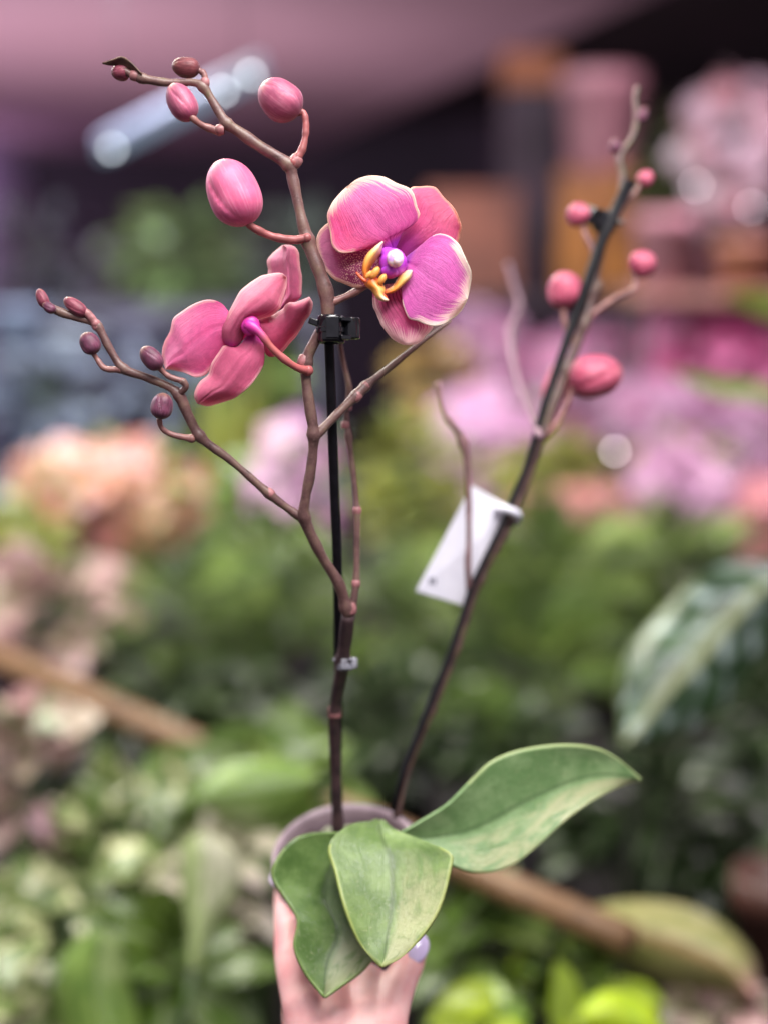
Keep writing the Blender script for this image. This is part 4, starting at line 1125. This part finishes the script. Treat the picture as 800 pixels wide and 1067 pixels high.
def crate(name, label, cat, x0, x1, y0, y1, d, mat, zbot=None, lidmat=None, depth=.16):
    a, b = Q(x0, y0, d), Q(x1, y1, d); zb = b.z if zbot is None else zbot
    w, h = b.x - a.x, a.z - zb; c = Vector(((a.x + b.x) / 2, a.y + depth / 2, zb))
    root = empty(name, c); tag(root, label, cat)
    m_ = MB(); m_.box(c + Vector((0, 0, h * .45)), (w, depth, h * .9)); m_.build('box_body', mat, root, smooth=False, bevel=.006)
    m_ = MB(); m_.box(c + Vector((0, 0, h * .95 + .001)), (w * 1.04, depth * 1.04, h * .1)); m_.build('lid', lidmat or mat, root, smooth=False, bevel=.004)
    return root, zb + h


_, zt = crate('storage_box', 'ochre box on the dark rack under the pink planter', 'box', 586, 664, 178, 306, 3.66, plain_mat('box_ochre', lin(176, 112, 44), lin(120, 74, 34), .5, 8), zr)
round_pot('tall pale pink planter standing on the ochre box', 624, 78, 178, 84, 3.74, PINKP, zt)
crate('storage_box', 'terracotta brown box on the rack behind the open flower', 'box', 446, 540, 196, 306, 3.64, plain_mat('box_brown', lin(134, 78, 58), lin(104, 60, 46), .6, 8), zr)
pt = empty('wooden_post', Q(550, 330, 4.3)); pt.location.z = 0; WT[pt.name] = tuple(pt.location)
tag(pt, 'dark mauve post with an orange brown cap behind the boxes', 'post')
a, b = Q(522, 95, 4.3), Q(580, 95, 4.3)
sm = MB(); sm.box(((a.x + b.x) / 2, a.y, (a.z - .35) / 2), (b.x - a.x, .16, a.z + .35)); sm.build('shaft', plain_mat('post_mauve', lin(70, 48, 62), lin(50, 34, 46), .6, 5), pt, smooth=False, bevel=.004)
t_ = Q(550, 58, 4.3)
sm = MB(); sm.box(((a.x + b.x) / 2, a.y, (a.z + t_.z) / 2 + .003), ((b.x - a.x) * 1.05, .18, t_.z - a.z)); sm.build('cap', plain_mat('cap_orange', lin(170, 96, 48), lin(140, 80, 40), .5, 6), pt, smooth=False, bevel=.006)

# --- grey table and buckets far left
za = Q(200, 320, 4.0).z
tb = empty('metal_table', Q(200, 320, 4.1)); tb.location.z = 0; WT[tb.name] = tuple(tb.location)
tag(tb, 'grey metal table at the far left holding buckets', 'table')
xa, xb, ya = Q(-60, 300, 4.0).x, Q(345, 300, 4.0).x, Q(200, 300, 4.0).y
GREY = plain_mat('table_grey', lin(104, 102, 116), lin(84, 82, 96), .5, 6)
sm = MB(); sm.box(((xa + xb) / 2, ya + .25, za - .02), (xb - xa, .6, .05)); sm.build('top', GREY, tb, smooth=False, bevel=.004)
for x in (xa + .06, xb - .06):
    for yy in (ya + .02, ya + .48):
        l = MB(); l.box((x, yy, (za - .045 - .35) / 2), (.05, .05, za - .045 + .35)); l.build('leg', GREY, tb, smooth=False)
BB = plain_mat('bucket_blue', lin(150, 162, 184), lin(116, 126, 148), .35, 6)
BD = plain_mat('bucket_dark', lin(104, 102, 124), lin(82, 80, 100), .4, 6)
BW = plain_mat('bucket_pale', lin(176, 184, 196), lin(150, 156, 170), .4, 6)
zl = .9
ZC = drop(.86)
cb_ = bench('long dark counter in front of the grey table', -2.7, -.1, 4.2, 4.8, drop(.86), plain_mat('counter_slate', lin(120, 122, 138), lin(92, 94, 110), .5, 5), LEGM)
for i, (px, y0, w, mt, lb) in enumerate([(20, 318, 60, BB, 'blue grey bucket nearest the left edge on the dark counter'), (78, 345, 56, BW, 'pale grey bucket, second from the left edge on the dark counter'), (140, 335, 60, BD, 'dark slate bucket behind the tip of the left shoot'),
                                          (205, 360, 50, BB, 'blue grey bucket behind the half turned flower'), (262, 350, 50, BD, 'dark slate bucket at the right end of the counter')]):
    top = Q(px, y0, 3.55); r = w / 2 * SQ(3.55)
    root = empty('bucket', (top.x, top.y, ZC)); tag(root, lb, 'bucket', 'buckets on the dark counter')
    h = top.z - ZC
    m_ = MB(); m_.lathe((top.x, top.y, ZC), (0, 0, 1), [(0, 0), (0, r * .8), (h * .96, r * .98), (h * .96, r * 1.05), (h, r * 1.05), (h, r * .95), (h * .2, r * .8)], 28); m_.build('bucket_body', mt, root)
    hb = MB(); hb.tube([Vector((top.x + r * 1.05 * math.cos(t), top.y - r * .3, ZC + h * .96 - r * .7 * math.sin(t))) for t in np.linspace(0, math.pi, 12)], [.004] * 12, 6); hb.build('handle', GREY, root)

plant('leaf', 'dull blue grey plant in front of the buckets at the left edge', 'plant', 45, 405, 3.35, 60, 44, 40, 50, .5, MG['slate'], ZC)
plant('leaf', 'dull blue grey plant under the buds of the left shoot', 'plant', 165, 400, 3.35, 50, 36, 36, 46, .5, MG['slate'], ZC)
plant('leaf', 'faint olive plant behind the pink half turned flower', 'plant', 265, 400, 3.35, 46, 46, 36, 46, .5, MG['fern'], ZC)

plant('leaf', 'dusty grey lilac plant on the left part of the grey table', 'plant', 50, 262, 4.2, 80, 50, 50, 46, .5, leaf_ramp_mat('leaves_dusty', g((126, 112, 138), (104, 96, 116), (88, 92, 96))), za_)
plant('leaf', 'faint grey green plant on the right part of the grey table', 'plant', 310, 262, 4.2, 50, 44, 46, 46, .5, leaf_ramp_mat('leaves_greygreen', g((104, 116, 106), (86, 96, 92), (120, 124, 120))), za_)

# --- strip light, and glowing balls added for bright white spots
tl = empty('strip_light', Q(190, 115, 2.42)); tag(tl, 'cool white strip light with added glowing balls hanging behind the top buds', 'ceiling light')
a, b = Q(108, 158, 2.55), Q(272, 76, 2.3)
m_ = MB(); m_.tube([a, (a + b) / 2, b], [.015] * 3, 12); m_.build('diffuser', emit_mat('strip_glow', lin(190, 216, 244), .42), tl)
hz = Vector((0, 0, .022))
m_ = MB(); m_.tube([a + hz, (a + b) / 2 + hz, b + hz], [.015] * 3, 8); m_.build('housing', plain_mat('housing', lin(140, 140, 160), lin(120, 120, 140), .5, 5), tl)
for t in (.12, .88):
    c_ = a.lerp(b, t); m_ = MB(); m_.tube([c_ + hz, Vector((c_.x, c_.y, 2.42))], [.0015, .0015], 6); m_.build('hanging_wire', BLACKPOT, tl)
GLOW = emit_mat('spot_glow', lin(236, 244, 250), 12.0)
for x, y, d in [(117, 155, 2.50), (232, 95, 2.30), (262, 78, 2.26)]:
    q = MB(); q.ball(Q(x, y, d), .0052); q.build('glow_ball', GLOW, tl)  # glowing balls added to make the bright discs along the strip
GLOW2 = emit_mat('spot_glow_pink', lin(255, 236, 246), 13.0)
for x, y, d, lb in [(725, 193, 2.85, 'tiny glowing ball added for a white spot on the left of the pale bouquet'), (782, 216, 2.85, 'tiny glowing ball added for a white spot on the right of the pale bouquet'), (640, 470, 2.0, 'tiny glowing ball added for a white spot among the lilac blossoms right of the leaning stake')]:
    root = empty('bright_spot', Q(x, y, d)); tag(root, lb, 'bright spot')
    q = MB(); q.ball(Q(x, y, d), .0042); q.build('glow_ball', GLOW2 , root)  # ball and its wire added to make a bright white spot
    q = MB(); q.tube([Q(x, y, d) + Vector((0, .003, .003)), Q(x + 3, y + 14, d + .02), Q(x + 2, y + 60, d + .06)], [.0018] * 3, 6); q.build('added_wire', BLACKPOT, root)

# ------------------------------------------------------------------ light
world = bpy.data.worlds.new('World'); scene.world = world; world.use_nodes = True
bg = world.node_tree.nodes['Background']; bg.inputs[0].default_value = (0.93, 0.86, 0.95, 1); bg.inputs[1].default_value = 0.38


def area(name, loc, target, sx, sy, watts, col):
    l = bpy.data.lights.new(name, 'AREA'); l.shape = 'RECTANGLE'; l.size = sx; l.size_y = sy; l.energy = watts; l.color = col
    o = bpy.data.objects.new(name, l); COL.objects.link(o); o.location = loc
    o.rotation_euler = (Vector(target) - Vector(loc)).to_track_quat('-Z', 'Y').to_euler()
    return o


area('tube_above_orchid', (.25, .05, 2.35), (0, .76, 1.3), 1.2, .2, 23, (1, .97, .95))
area('tube_behind_left', (-1.5, 1.9, 2.1), (-.05, .75, 1.5), 1.2, .15, 16, (.95, .88, 1))
area('added_leaf_gloss_light', (.2, .5, 2.35), (.05, .8, 1.0), .9, .06, 15, (1, .98, .96))  # unseen lamp added to put gloss highlights on the front leaves
area('tube_over_bench', (-.9, 2.1, 2.6), (-.3, 1.8, .6), 1.6, .3, 62, (1, .99, .84))
area('grow_tube_right', (1.2, 2.9, 2.3), (.8, 3.5, .7), 1.4, .2, 34, (1, .76, .96))
area('added_ceiling_fill', (-1.4, 6.0, .3), (-1.8, 7.4, 2.45), 1.6, .8, 50, (1, .84, .88))  # hidden lamp added to brighten the ceiling from below
area('grow_light_wall', (-2.5, 10.4, 1.7), (-3.3, 10.6, 1.5), 2.2, .4, 15, (.86, .7, 1))
area('tube_far_left', (-1.1, 2.9, 2.0), (-1.3, 4.6, .8), 1.2, .2, 60, (.85, .92, 1))

# ------------------------------------------------------------------ camera and output
cd = bpy.data.cameras.new('camera'); cam = bpy.data.objects.new('camera', cd); COL.objects.link(cam)
cam.location = CAM; cam.rotation_euler = (math.pi / 2 - PITCH, 0, 0)
cd.sensor_fit = 'VERTICAL'; cd.sensor_height = 24; cd.lens = 12 / math.tan(math.radians(20))
cd.clip_start = .02; cd.clip_end = 200
cd.dof.use_dof = True; cd.dof.focus_distance = FOC; cd.dof.aperture_fstop = cd.lens / 26.5; cd.dof.aperture_blades = 0
scene.camera = cam
scene.render.engine = 'CYCLES'
scene.cycles.use_denoising = True
scene.cycles.max_bounces = 8
scene.cycles.sample_clamp_indirect = 6
scene.view_settings.view_transform = 'Standard'; scene.view_settings.look = 'None'
scene.view_settings.exposure = 0.05; scene.view_settings.gamma = 1
